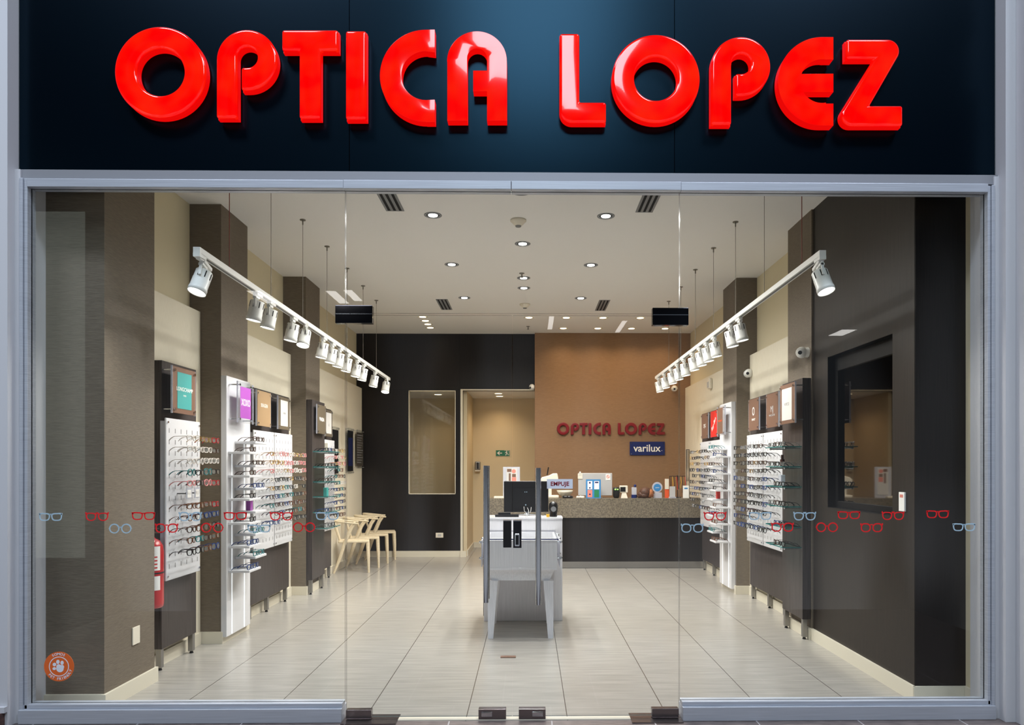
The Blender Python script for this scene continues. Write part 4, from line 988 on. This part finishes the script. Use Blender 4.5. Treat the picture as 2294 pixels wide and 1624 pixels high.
# ---------------------------------------------------------------- fire extinguisher
x, y = -2.685, 5.118
e = empty('fire_extinguisher', (x, y, .49), 'red fire extinguisher behind the front taupe pillar', 'fire extinguisher')
MB().lathe([(0, 0), (.07, 0), (.078, .008), (.08, .03), (.08, .40), (.074, .44), (.055, .475), (.026, .492), (.022, .50), (0, .50)], (x, y, .49), None, 28).build('cylinder', M['red'], e)
g = MB()
for a0, a1, z0, z1 in ((-95, -20, .62, .72), (-95, -20, .76, .93)):
    n = 10; v = []
    for i in range(n + 1):
        a = R(a0 + (a1 - a0) * i / n); v += [(x + .0806 * math.cos(a), y + .0806 * math.sin(a), z0), (x + .0806 * math.cos(a), y + .0806 * math.sin(a), z1)]
    g.add(v, [(2 * i, 2 * i + 2, 2 * i + 3, 2 * i + 1) for i in range(n)], True)
g.build('label_sheet', M['paper'], e)
g = MB()
for z0 in (.775, .80, .825, .85): 
    v = []
    for i in range(6):
        a = R(-80 + 45 * i / 5); v += [(x + .081 * math.cos(a), y + .081 * math.sin(a), z0), (x + .081 * math.cos(a), y + .081 * math.sin(a), z0 + .010)]
    g.add(v, [(2 * i, 2 * i + 2, 2 * i + 3, 2 * i + 1) for i in range(5)], True)
g.build('label_print', M['redp'], e)
MB().cyl((x, y, .735), (x, y, .745), .0815, n=28).build('strap', M['black'], e)
g = MB(); g.cyl((x, y, .985), (x, y, 1.02), .018, n=14); g.box(x - .012, x + .07, y - .012, y + .012, 1.02, 1.032); g.box(x - .012, x + .06, y - .010, y + .010, 1.05, 1.058); g.box(x - .02, x + .012, y - .012, y + .012, 1.015, 1.058); g.build('valve_handle', M['chrome'], e)
MB().tube([(x - .02, y - .01, 1.01), (x + .02, y - .07, 1.0), (x + .05, y - .088, .92), (x + .05, y - .088, .70), (x + .045, y - .086, .58)], .009, 8).build('hose', M['black'], e)
MB().box(x - .09, x - .0795, y - .03, y + .03, .60, .90).build('wall_bracket', M['steel'], e)

# ---------------------------------------------------------------- chairs along the left wall
def chair_proto():
    e = empty('wooden_chair', (0, 0, 0))
    g = MB(); pts = [(-.20, -.17), (.20, -.20), (.215, -.18), (.215, .18), (.20, .20), (-.20, .17), (-.215, .15), (-.215, -.15)]
    n = len(pts); v = [(a, b, .425) for a, b in pts] + [(a, b, .455) for a, b in pts]
    g.add(v, [tuple(range(n))[::-1], tuple(range(n, 2 * n))] + [(i, (i + 1) % n, n + (i + 1) % n, n + i) for i in range(n)]); bevel(g.build('seat', M['chair'], e), .008, 2)
    for s_ in (-1, 1):
        g = MB(); g.tube([(.205, s_ * .185, 0), (.198, s_ * .178, .25), (.19, s_ * .17, .43)], [.014, .024, .027], 10); g.build('leg', M['chair'], e)
        g = MB(); g.tube([(-.27, s_ * .175, 0), (-.20, s_ * .178, .18), (-.12, s_ * .185, .43), (-.04, s_ * .205, .62), (.02, s_ * .215, .705)], [.014, .022, .025, .021, .017], 10); g.build('leg', M['chair'], e)
        g = MB(); g.tube([(-.19, s_ * .10, .44), (-.24, s_ * .15, .60), (-.265, s_ * .16, .715)], [.013, .012, .011], 8); g.build('back_post', M['chair'], e)
        g = MB(); g.tube([(-.19, s_ * .05, .44), (-.25, s_ * .04, .60), (-.285, s_ * .07, .725)], [.011, .010, .010], 8); g.build('back_post', M['chair'], e)
    g = MB(); pp = [(.06, -.235, .695), (-.08, -.225, .71), (-.20, -.19, .725), (-.27, -.10, .735), (-.29, 0, .738), (-.27, .10, .735), (-.20, .19, .725), (-.08, .225, .71), (.06, .235, .695)]
    g.tube(pp, [.012, .014, .016, .018, .019, .018, .016, .014, .012], 10); g.build('top_rail', M['chair'], e)
    return e
cp = chair_proto()
for i, (x, y) in enumerate(((-2.50, 10.24), (-2.46, 10.72), (-2.42, 11.19), (-2.39, 11.645))):
    o = cp if i == 0 else copy_tree(cp); o.location = (x, y, 0); o.scale = (1, .86, 1); o.rotation_euler = (0, 0, R(13))
    tag(o, 'pale wooden chair, %s from the street in the row by the left wall' % ORD[i], 'chair', 'pale chairs along the left wall')

# ---------------------------------------------------------------- kiosk
e = empty('reception_cabinet', (-.056, 7.05, 0), 'tall white cabinet carrying the computer in the middle of the shop', 'cabinet')
g = MB(); g.box(-.437, .324, 6.92, 7.19, 0, .985); bevel(g.build('cabinet_body', M['white'], e), .002, 1)
box('cabinet_top', M['white'], -.440, .327, 6.915, 7.20, .985, 1.002, e)
box('side_reveal', M['black'], -.442, -.4375, 6.925, 7.18, .05, .985, e)
e = empty('display_table', (-.07, 6.5, 0), 'white display table with glass top and tapered legs in front of the cabinet', 'table')
g = MB(); x0, x1 = -.385, .243
g.box(x0, x1, 6.15, 6.17, .622, .862); g.box(x0, x1, 6.885, 6.905, .622, .862); g.box(x0, x0 + .02, 6.17, 6.885, .622, .862); g.box(x1 - .02, x1, 6.17, 6.885, .622, .862); g.box(x0, x1, 6.15, 6.905, .602, .622)
bevel(g.build('display_box', M['white'], e), .002, 1)
g = MB(); v = []
for z, k in ((.602, 0), (.503, .045)): v += [(x0 + .02 + k, 6.19 + k * .6, z), (x1 - .02 - k, 6.19 + k * .6, z), (x1 - .02 - k, 6.87, z), (x0 + .02 + k, 6.87, z)]
g.add(v, [(0, 1, 2, 3), (7, 6, 5, 4), (0, 4, 5, 1), (1, 5, 6, 2), (2, 6, 7, 3), (3, 7, 4, 0)]); g.build('apron', M['white'], e)
for sx_, xo in ((-1, -.345), (1, .20)):
    for yo in (6.23, 6.83):
        g = MB(); v = []
        for z, w_, dx in ((.505, .046, 0), (0, .024, 0)):
            cx_ = xo + dx; a = (cx_ + sx_ * .0, )
            xa, xb = (cx_ - .012, cx_ - .012 + 2 * w_ * .95) if sx_ < 0 else (cx_ + .012 - 2 * w_ * .95, cx_ + .012)
            v += [(xa, yo - w_, z), (xb, yo - w_, z), (xb, yo + w_ * .5, z), (xa, yo + w_ * .5, z)]
        g.add(v, [(0, 1, 2, 3), (7, 6, 5, 4), (0, 4, 5, 1), (1, 5, 6, 2), (2, 6, 7, 3), (3, 7, 4, 0)]); g.build('leg', M['white'], e)
g = MB(); v = [(x, y, z) for z in (.866, .876) for y in (6.12, 6.912) for x in (x0 - .008, x1 + .012)]
g.add(v, [(0, 2, 3, 1), (4, 5, 7, 6)]); g.mi = 1; g.add(v, [(0, 1, 5, 4), (2, 6, 7, 3), (0, 4, 6, 2), (1, 3, 7, 5)])
g.build('glass_top', [M['acrylic'], M['navy']], e)
box('display_bed', M['greyp'], x0 + .02, x1 - .02, 6.17, 6.885, .80, .812, e)
for xx, s_ in ((x0 - .020, -1), (x1 + .020, 1)):
    box('side_panel', M['acrylicfrost'], min(xx, xx + s_ * .006), max(xx, xx + s_ * .006), 6.16, 6.88, .63, .855, e)
    for yy in (6.20, 6.50, 6.84):
        for zz in (.84, .70): MB().cyl((xx - s_ * .021, yy, zz), (xx + s_ * .008, yy, zz), .006, n=8).sphere((xx + s_ * .016, yy, zz), .013).build('side_stud', M['chrome'], e)
# monitor and clutter on the cabinet
e = empty('computer_monitor', (-.02, 7.08, 1.002), 'black computer monitor seen from behind on the white cabinet', 'monitor')
bevel(box('monitor_back', M['black'], -.248, .192, 7.05, 7.085, 1.045, 1.352, e), .006, 2); box('monitor_bump', M['black'], -.14, .09, 7.035, 7.051, 1.09, 1.28, e)
g = MB(); 
for xx in (-.04, -.022): disc(g, xx, 1.245, .0045, 7.033, 7.036, 12)
disc(g, -.032, 1.118, .006, 7.033, 7.036, 14); g.build('monitor_mark', M['decal_blue'], e)
g = MB(); g.tube([(-.20, 7.0, 1.008), (-.13, 7.0, 1.022), (-.02, 7.0, 1.030), (.08, 7.0, 1.022), (.16, 7.0, 1.008)], .007, 8, .6); g.box(-.035, .0, 7.05, 7.07, 1.008, 1.06); g.build('monitor_stand', M['chrome'], e)
for i, pts in enumerate(([(-.05, 7.03, 1.10), (-.045, 7.01, 1.06), (-.02, 7.0, 1.03), (-.03, 6.96, 1.008)], [(-.015, 7.03, 1.09), (-.002, 7.0, 1.06), (-.008, 6.99, 1.03), (-.015, 6.955, 1.008)], [(.022, 7.03, 1.095), (.018, 7.01, 1.06), (.008, 7.0, 1.04)])):
    MB().tube(pts, .0032, 6).build('cable', M['greyp'], e)
tag(MB().box(-.33, -.10, 6.96, 7.05, 1.002, 1.028).box(-.30, -.18, 6.98, 7.03, 1.028, 1.045).at('desk_telephone', M['black'], (-.2, 7.0, 1.002)), 'low black telephone set left of the monitor foot on the white cabinet', 'telephone')
tag(bevel(MB().box(-.385, -.335, 6.95, 7.02, 1.002, 1.018).at('card_box', M['ivory'], (-.36, 6.98, 1.002)), .003), 'small cream card box at the left end of the white cabinet top', 'box')
e = empty('desk_speaker', (.24, 7.02, 1.002), 'black rounded desk speaker at the right end of the white cabinet', 'speaker')
MB().lathe([(0, 0), (.035, 0), (.04, .01), (.034, .02), (.04, .05), (.046, .09), (.040, .13), (.02, .147), (0, .15)], (.24, 7.02, 1.002)).build('speaker_body', M['black'], e)
MB().cyl((.24, 6.985, 1.08), (.24, 6.972, 1.08), .026, n=18).build('speaker_cone', M['grey'], e)
tag(MB().box(.17, .20, 6.95, 6.99, 1.002, 1.03).at('tape_dispenser', M['yellow'], (.185, 6.97, 1.002)), 'tiny yellow and black holder beside the desk speaker', 'holder')
tag(bevel(MB().box(.12, .155, 6.94, 6.98, 1.002, 1.010).at('paper_pad', M['paper'], (.137, 6.96, 1.002)), .001), 'small white paper pad in front of the monitor', 'pad')
tag(MB().box(-.222, -.103, 5.575, 5.625, 0, .006).at('door_floor_stop', M['brownp'], (-.16, 5.6, 0)), 'small brass floor stop set in the tiles inside the doors', 'door stop')

# ---------------------------------------------------------------- reception counter
e = empty('reception_counter', (1.0, 10.7, 0), 'long reception counter with speckled stone top band and dark wood base', 'counter')
g = MB(); g.box(-.58, 2.585, 10.50, 10.52, .745, 1.0); g.box(-.58, 2.585, 10.50, 10.98, 1.0, 1.03); g.box(-.58, -.56, 10.52, 10.98, .745, 1.0); g.build('stone_top', M['granite'], e)
g = MB(); g.box(-.56, 2.585, 10.522, 10.94, .098, .745)
g.build('wood_base', M['darkwall'], e)
g = MB()
for xx in (.82, 1.36, 1.92): g.box(xx, xx + .003, 10.5205, 10.5218, .10, .745)
g.build('panel_joint', M['slot'], e)
box('kick_plate', M['steel'], -.56, 2.585, 10.516, 10.94, .004, .098, e)
ZT = 1.03
e = empty('desktop_computer', (1.0, 10.75, ZT), 'silver all-in-one computer seen from behind on the counter', 'computer')
bevel(box('computer_back', M['greyp'], .742, 1.255, 10.74, 10.765, 1.062, 1.402, e), .008, 2)
g = MB(); g.box(.93, 1.07, 10.72, 10.74, 1.035, 1.2); g.box(.90, 1.10, 10.66, 10.80, ZT, 1.036); g.build('computer_foot', M['greyp'], e)
e2 = box('warning_card', M['paper'], 1.155, 1.225, 10.735, 10.7395, 1.295, 1.385); tag(e2, 'white card with a red ring stuck to the computer back', 'card')
g = MB(); n = 20; g.ringp([(1.19 + .024 * math.cos(2 * math.pi * i / n), 1.348 + .024 * math.sin(2 * math.pi * i / n)) for i in range(n)], [(1.19 + .019 * math.cos(2 * math.pi * i / n), 1.348 + .019 * math.sin(2 * math.pi * i / n)) for i in range(n)], 10.733, 10.735)
g.prism([(1.174, 1.366), (1.170, 1.362), (1.206, 1.330), (1.210, 1.334)], 10.733, 10.735); o = g.build('ring_mark', M['orangep'], e2)
e = empty('clip_note', (.765, 10.73, 1.31), 'cream note clipped on the upper corner of the computer', 'note')
box('note_card', M['ivory'], .735, .805, 10.730, 10.7385, 1.315, 1.395, e); MB().sphere((.77, 10.745, 1.41), .014).build('clip_ball', M['paper'], e); box('note_line', M['greyp'], .747, .793, 10.729, 10.730, 1.37, 1.378, e)
e = empty('counter_flyer', (.96, 10.55, ZT), 'blue flyer with four coloured boxes standing on the counter', 'flyer')
box('flyer_sheet', M['blue'], .842, 1.062, 10.548, 10.553, ZT, 1.31, e)
for a, b, c_, d_, mt in ((.866, .935, 1.165, 1.285, 'paper'), (.965, 1.037, 1.165, 1.285, 'paper'), (.866, .935, 1.045, 1.155, 'salmon'), (.965, 1.037, 1.045, 1.155, 'greenp')):
    box('flyer_panel', M[mt], a, b, 10.5465, 10.548, c_, d_, e)
g = MB(); disc(g, .90, 1.26, .014, 10.545, 10.5465, 14); disc(g, .90, 1.185, .012, 10.545, 10.5465, 14); disc(g, .90, 1.09, .012, 10.545, 10.5465, 14); g.box(.975, 1.027, 10.545, 10.5465, 1.255, 1.275); g.build('flyer_icons', M['navy'], e)
e = empty('flyer_easel', (0,0,0)); bpy.data.objects.remove(e)
e = empty('acrylic_sign', (-.25, 10.62, ZT), 'clear acrylic stand with a brown photo leaflet behind the monitor', 'sign')
bevel(box('acrylic_sheet', M['acrylicfrost'], -.385, -.135, 10.618, 10.622, ZT, 1.495, e), .001)
box('leaflet', M['placardwhite'], -.335, -.175, 10.612, 10.617, 1.08, 1.475, e)
g = MB(); disc(g, -.225, 1.43, .03, 10.610, 10.612, 16); g.box(-.255, -.19, 10.610, 10.612, 1.27, 1.34); g.build('leaflet_picture', M['salmon'], e)
g = MB(); g.box(-.325, -.26, 10.610, 10.612, 1.42, 1.465); g.box(-.30, -.27, 10.610, 10.612, 1.25, 1.40); g.box(-.25, -.195, 10.6095, 10.6115, 1.345, 1.39); g.build('leaflet_text', M['brownp'], e)
tag(bevel(MB().box(-.52, -.30, 10.56, 10.80, ZT, ZT + .025).at('paper_tray', M['ivory'], (-.4, 10.7, ZT)), .004), 'flat ivory tray at the left end of the counter', 'tray')
e = empty('eye_test_instrument', (.3, 10.75, ZT), 'white optical instrument with a curved hood on the counter', 'instrument')
g = MB(); pr2 = [(.16, 1.30), (.20, 1.34), (.30, 1.365), (.36, 1.395), (.425, 1.40), (.44, 1.33), (.44, 1.24), (.30, 1.22), (.17, 1.22)]
g.prism(pr2, 10.70, 10.86); bevel(g.build('hood', M['ivory'], e), .012, 2)
box('column', M['ivory'], .24, .34, 10.73, 10.83, 1.07, 1.22, e); bevel(box('base', M['ivory'], .17, .45, 10.68, 10.88, ZT, 1.07, e), .01, 2)
MB().cyl((.275, 10.78, 1.37), (.295, 10.78, 1.49), .009, n=8).build('head_rod', M['black'], e)
e = empty('white_basin', (.55, 10.7, ZT), 'white rounded dish on the counter below the push sticker', 'dish')
MB().lathe([(0, .0), (.06, 0), (.075, .01), (.11, .05), (.125, .08), (.12, .082), (.10, .05), (0, .03)], (.54, 10.72, ZT + .03)).build('dish_bowl', M['ivory'], e)
MB().cyl((.54, 10.72, ZT), (.54, 10.72, ZT + .031), .05, .055, n=20).build('dish_foot', M['ivory'], e)
for x_, lb in ((.56, 'crumpled black cloth lying on the counter near its left'), ):
    g = MB()
    for k in range(7): g.sphere((x_ + rnd.uniform(-.06, .07), 10.56 + rnd.uniform(0, .04), ZT + .018), .022 + rnd.random() * .01, 10, (1.4, 1, .9))
    tag(g.at('cleaning_cloth', M['black'], (x_, 10.56, ZT)), lb, 'cloth')
g = MB()
for k in range(5): g.sphere((.72 + k * .022, 10.56 + rnd.uniform(0, .03), ZT + .015), .018 + rnd.random() * .006, 10)
tag(g.at('cleaning_cloth', M['ivory'], (.74, 10.56, ZT)), 'crumpled cream cloth on the counter left of the blue flyer', 'cloth')
e = empty('card_terminal', (1.3, 10.6, ZT), 'black barrel-shaped device with green lights on the counter', 'device')
MB().lathe([(0, 0), (.035, 0), (.05, .03), (.054, .09), (.05, .14), (.044, .16), (0, .165)], (1.30, 10.62, ZT)).build('device_body', M['black'], e)
g = MB(); g.box(1.27, 1.29, 10.562, 10.572, 1.155, 1.168); g.box(1.305, 1.325, 10.562, 10.572, 1.155, 1.168); g.build('status_light', M['led'], e)
e = empty('tonometer', (1.42, 10.65, ZT), 'small white instrument with a dark screen on the counter', 'instrument')
g = MB(); v = [(1.37, 10.62, ZT), (1.47, 10.62, ZT), (1.47, 10.72, ZT), (1.37, 10.72, ZT), (1.39, 10.64, 1.11), (1.45, 10.64, 1.11), (1.45, 10.70, 1.11), (1.39, 10.70, 1.11)]
g.add(v, [(3, 2, 1, 0), (4, 5, 6, 7), (0, 1, 5, 4), (1, 2, 6, 5), (2, 3, 7, 6), (3, 0, 4, 7)]); g.build('instrument_foot', M['ivory'], e)
bevel(box('instrument_head', M['ivory'], 1.355, 1.475, 10.63, 10.72, 1.11, 1.215, e), .008); box('instrument_screen', M['black'], 1.362, 1.44, 10.627, 10.631, 1.125, 1.195, e)
e = empty('hourglass_holder', (1.57, 10.65, ZT), 'small blue and clear holder with a dark ball on the counter', 'holder')
MB().cyl((1.57, 10.65, ZT), (1.57, 10.65, 1.08), .042, n=16).build('holder_base', M['navy'], e); bevel(box('holder_frame', M['acrylicfrost'], 1.535, 1.605, 10.63, 10.67, 1.08, 1.19, e), .002); MB().sphere((1.585, 10.65, 1.212), .022).build('holder_ball', M['navy'], e)
# display head lying on the counter
e = empty('mannequin', (1.74, 10.6, ZT), 'brown-haired display head resting on the counter, face turned right', 'display head')
g = MB(); g.sphere((1.79, 10.64, ZT + .072), .07, 20, (1.0, .9, 1.02)); g.tube([(1.845, 10.64, ZT + .09), (1.868, 10.64, ZT + .072), (1.85, 10.64, ZT + .06)], [.010, .012, .010], 8); g.sphere((1.838, 10.64, ZT + .036), .024, 12, (1.1, 1, .7)); g.build('head_face', M['skin'], e)
g = MB(); g.sphere((1.735, 10.64, ZT + .084), .086, 20, (1.05, .95, .95)); g.sphere((1.68, 10.64, ZT + .055), .062, 16, (1, .9, .85)); g.sphere((1.65, 10.64, ZT + .03), .034, 14, (1.2, .9, .85)); g.sphere((1.72, 10.60, ZT + .04), .05, 14, (1.3, .8, .8)); g.sphere((1.765, 10.64, ZT + .112), .052, 16, (1.2, 1.05, .8)); g.build('head_hair', M['hair'], e)
g = MB(); g.sphere((1.848, 10.60, ZT + .092), .007, 8); g.build('head_eye', M['black'], e)
e = empty('round_sign', (1.92, 10.68, ZT), 'round blue acrylic sign on a stand by the display head', 'sign')
g = MB(); disc(g, 1.923, 1.19, .078, 10.68, 10.686, 32); g.build('sign_disc', M['acrylicfrost'], e); g = MB(); disc(g, 1.923, 1.185, .056, 10.676, 10.680, 28); g.build('sign_print', M['blue'], e)
box('sign_foot', M['acrylicfrost'], 1.86, 1.985, 10.64, 10.72, ZT, 1.112, e); text_mesh('sign_word', 'eyezen', .022, M['paper'], (1.923, 10.674, 1.185), FRONT, e, .0005)
tag(bevel(MB().box(2.045, 2.105, 10.70, 10.74, ZT, 1.315).at('leaflet_box', M['orangep'], (2.07, 10.72, ZT)), .002), 'upright orange leaflet box at the right end of the counter', 'leaflet')
tag(MB().box(2.04, 2.10, 10.694, 10.699, 1.16, 1.315).at('leaflet', M['ivory'], (2.07, 10.696, 1.16)), 'ivory leaflet in front of the upright orange box', 'leaflet')
e = empty('card_holder', (2.13, 10.6, ZT), 'grey upright card holder on the counter by the accessory stand', 'holder'); bevel(box('card', M['greyp'], 2.09, 2.175, 10.585, 10.592, ZT + .02, 1.205, e), .002); box('holder_foot', M['acrylicfrost'], 2.085, 2.18, 10.55, 10.63, ZT, ZT + .02, e)
e = empty('framed_card', (2.34, 10.62, ZT), 'small white framed card with a blue heading at the counter corner', 'card')
bevel(box('frame', M['paper'], 2.295, 2.385, 10.612, 10.62, ZT, 1.215, e), .002); box('heading', M['blue'], 2.315, 2.365, 10.610, 10.6122, 1.165, 1.185, e)
# cord stand
e = empty('cord_stand', (2.25, 10.75, ZT), 'black stand hung with eyeglass cords at the right end of the counter', 'stand')
g = MB(); g.cyl((2.24, 10.75, ZT), (2.24, 10.75, ZT + .012), .06, n=20); g.cyl((2.24, 10.75, ZT), (2.24, 10.75, 1.37), .006, n=8)
for z in (1.35,): g.box(2.12, 2.36, 10.745, 10.755, z, z + .008)
g.build('stand_pole', M['black'], e)
for k in range(12):
    xx = 2.125 + k * .021; mt = [FR['black'], FR['tortoise'], M['yellow'], FR['brown'], FR['gold'], M['redp']][k % 6]
    ln_ = rnd.uniform(.16, .28)
    MB().tube([(xx, 10.752, 1.352), (xx + .004, 10.735, 1.352 - ln_ / 2), (xx + rnd.uniform(-.01, .01), 10.735, 1.352 - ln_)], .0042, 6).build('cord', mt, e)
e = empty('chain_rack', (2.40, 10.5, ZT), 'tall narrow black rack of chains beside the right rear board', 'rack')
g = MB(); g.box(2.352, 2.358, 10.66, 10.67, ZT, 1.755); g.box(2.398, 2.404, 10.66, 10.67, ZT, 1.755); g.box(2.352, 2.404, 10.66, 10.67, 1.745, 1.755); g.box(2.34, 2.42, 10.64, 10.70, ZT, ZT + .01); g.build('rack_frame', M['black'], e)
for k in range(5): MB().tube([(2.362 + k * .008, 10.66, 1.74), (2.361 + k * .008, 10.652, 1.5), (2.363 + k * .008, 10.656, 1.28)], .0025, 5).build('chain', [FR['black'], FR['silver'], FR['brown'], FR['black'], FR['gold']][k], e)

# ---------------------------------------------------------------- signs on the back walls
e = empty('wall_sign', (1.954, 11.8, 1.69), 'navy sign with white lettering on the tan back wall', 'sign')
bevel(box('sign_plate', M['navy'], 1.665, 2.245, 11.775, 11.783, 1.688, 1.912, e), .002)
text_mesh('sign_lettering', 'varilux', .168, M['paper'], (1.95, 11.772, 1.80), FRONT, e, .001, .98, bold=.002); g = MB(); disc(g, 2.195, 1.765, .006, 11.771, 11.774, 10); g.build('sign_dot', M['paper'], e)
for xx in (1.69, 2.22):
    for zz in (1.71, 1.89): MB().cyl((xx, 11.80, zz), (xx, 11.770, zz), .008, n=10).build('sign_stud', M['chrome'], e)
e = empty('exit_sign', (-.486, 13.3, 1.70), 'green emergency exit sign with arrow and running man in the corridor', 'sign')
box('sign_plate', M['green'], -.615, -.357, 13.29, 13.299, 1.700, 1.806, e)
g = MB(); y0, y1 = 13.287, 13.29
g.prism([(-.595, 1.753), (-.55, 1.79), (-.538, 1.783), (-.565, 1.760), (-.50, 1.760), (-.50, 1.746), (-.565, 1.746), (-.538, 1.723), (-.55, 1.716)], y0, y1); g.build('arrow', M['paper'], e)
g = MB(); disc(g, -.415, 1.788, .010, y0, y1, 12); g.prism([(-.43, 1.775), (-.405, 1.775), (-.40, 1.745), (-.42, 1.742)], y0, y1); g.prism([(-.42, 1.744), (-.41, 1.744), (-.425, 1.712), (-.445, 1.712)], y0, y1)
g.prism([(-.412, 1.746), (-.400, 1.746), (-.380, 1.726), (-.388, 1.718)], y0, y1); g.prism([(-.43, 1.773), (-.45, 1.755), (-.445, 1.750), (-.425, 1.764)], y0, y1); g.build('running_figure', M['paper'], e)
g = MB(); g.box(-.372, -.366, 13.287, 13.29, 1.708, 1.80); g.box(-.462, -.372, 13.287, 13.29, 1.796, 1.80); g.build('door_outline', M['paper'], e)
e = empty('soap_dispenser', (-.95, 13.3, 1.42), 'small steel dispenser on the corridor wall', 'dispenser')
bevel(box('dispenser_body', M['steel'], -1.0, -.90, 13.22, 13.30, 1.44, 1.60, e), .02, 3); box('dispenser_slot', M['black'], -.965, -.93, 13.215, 13.222, 1.46, 1.58, e); box('drip_tray', M['ivory'], -.995, -.905, 13.21, 13.30, 1.415, 1.438, e)
print('GLASSES', NG[0])
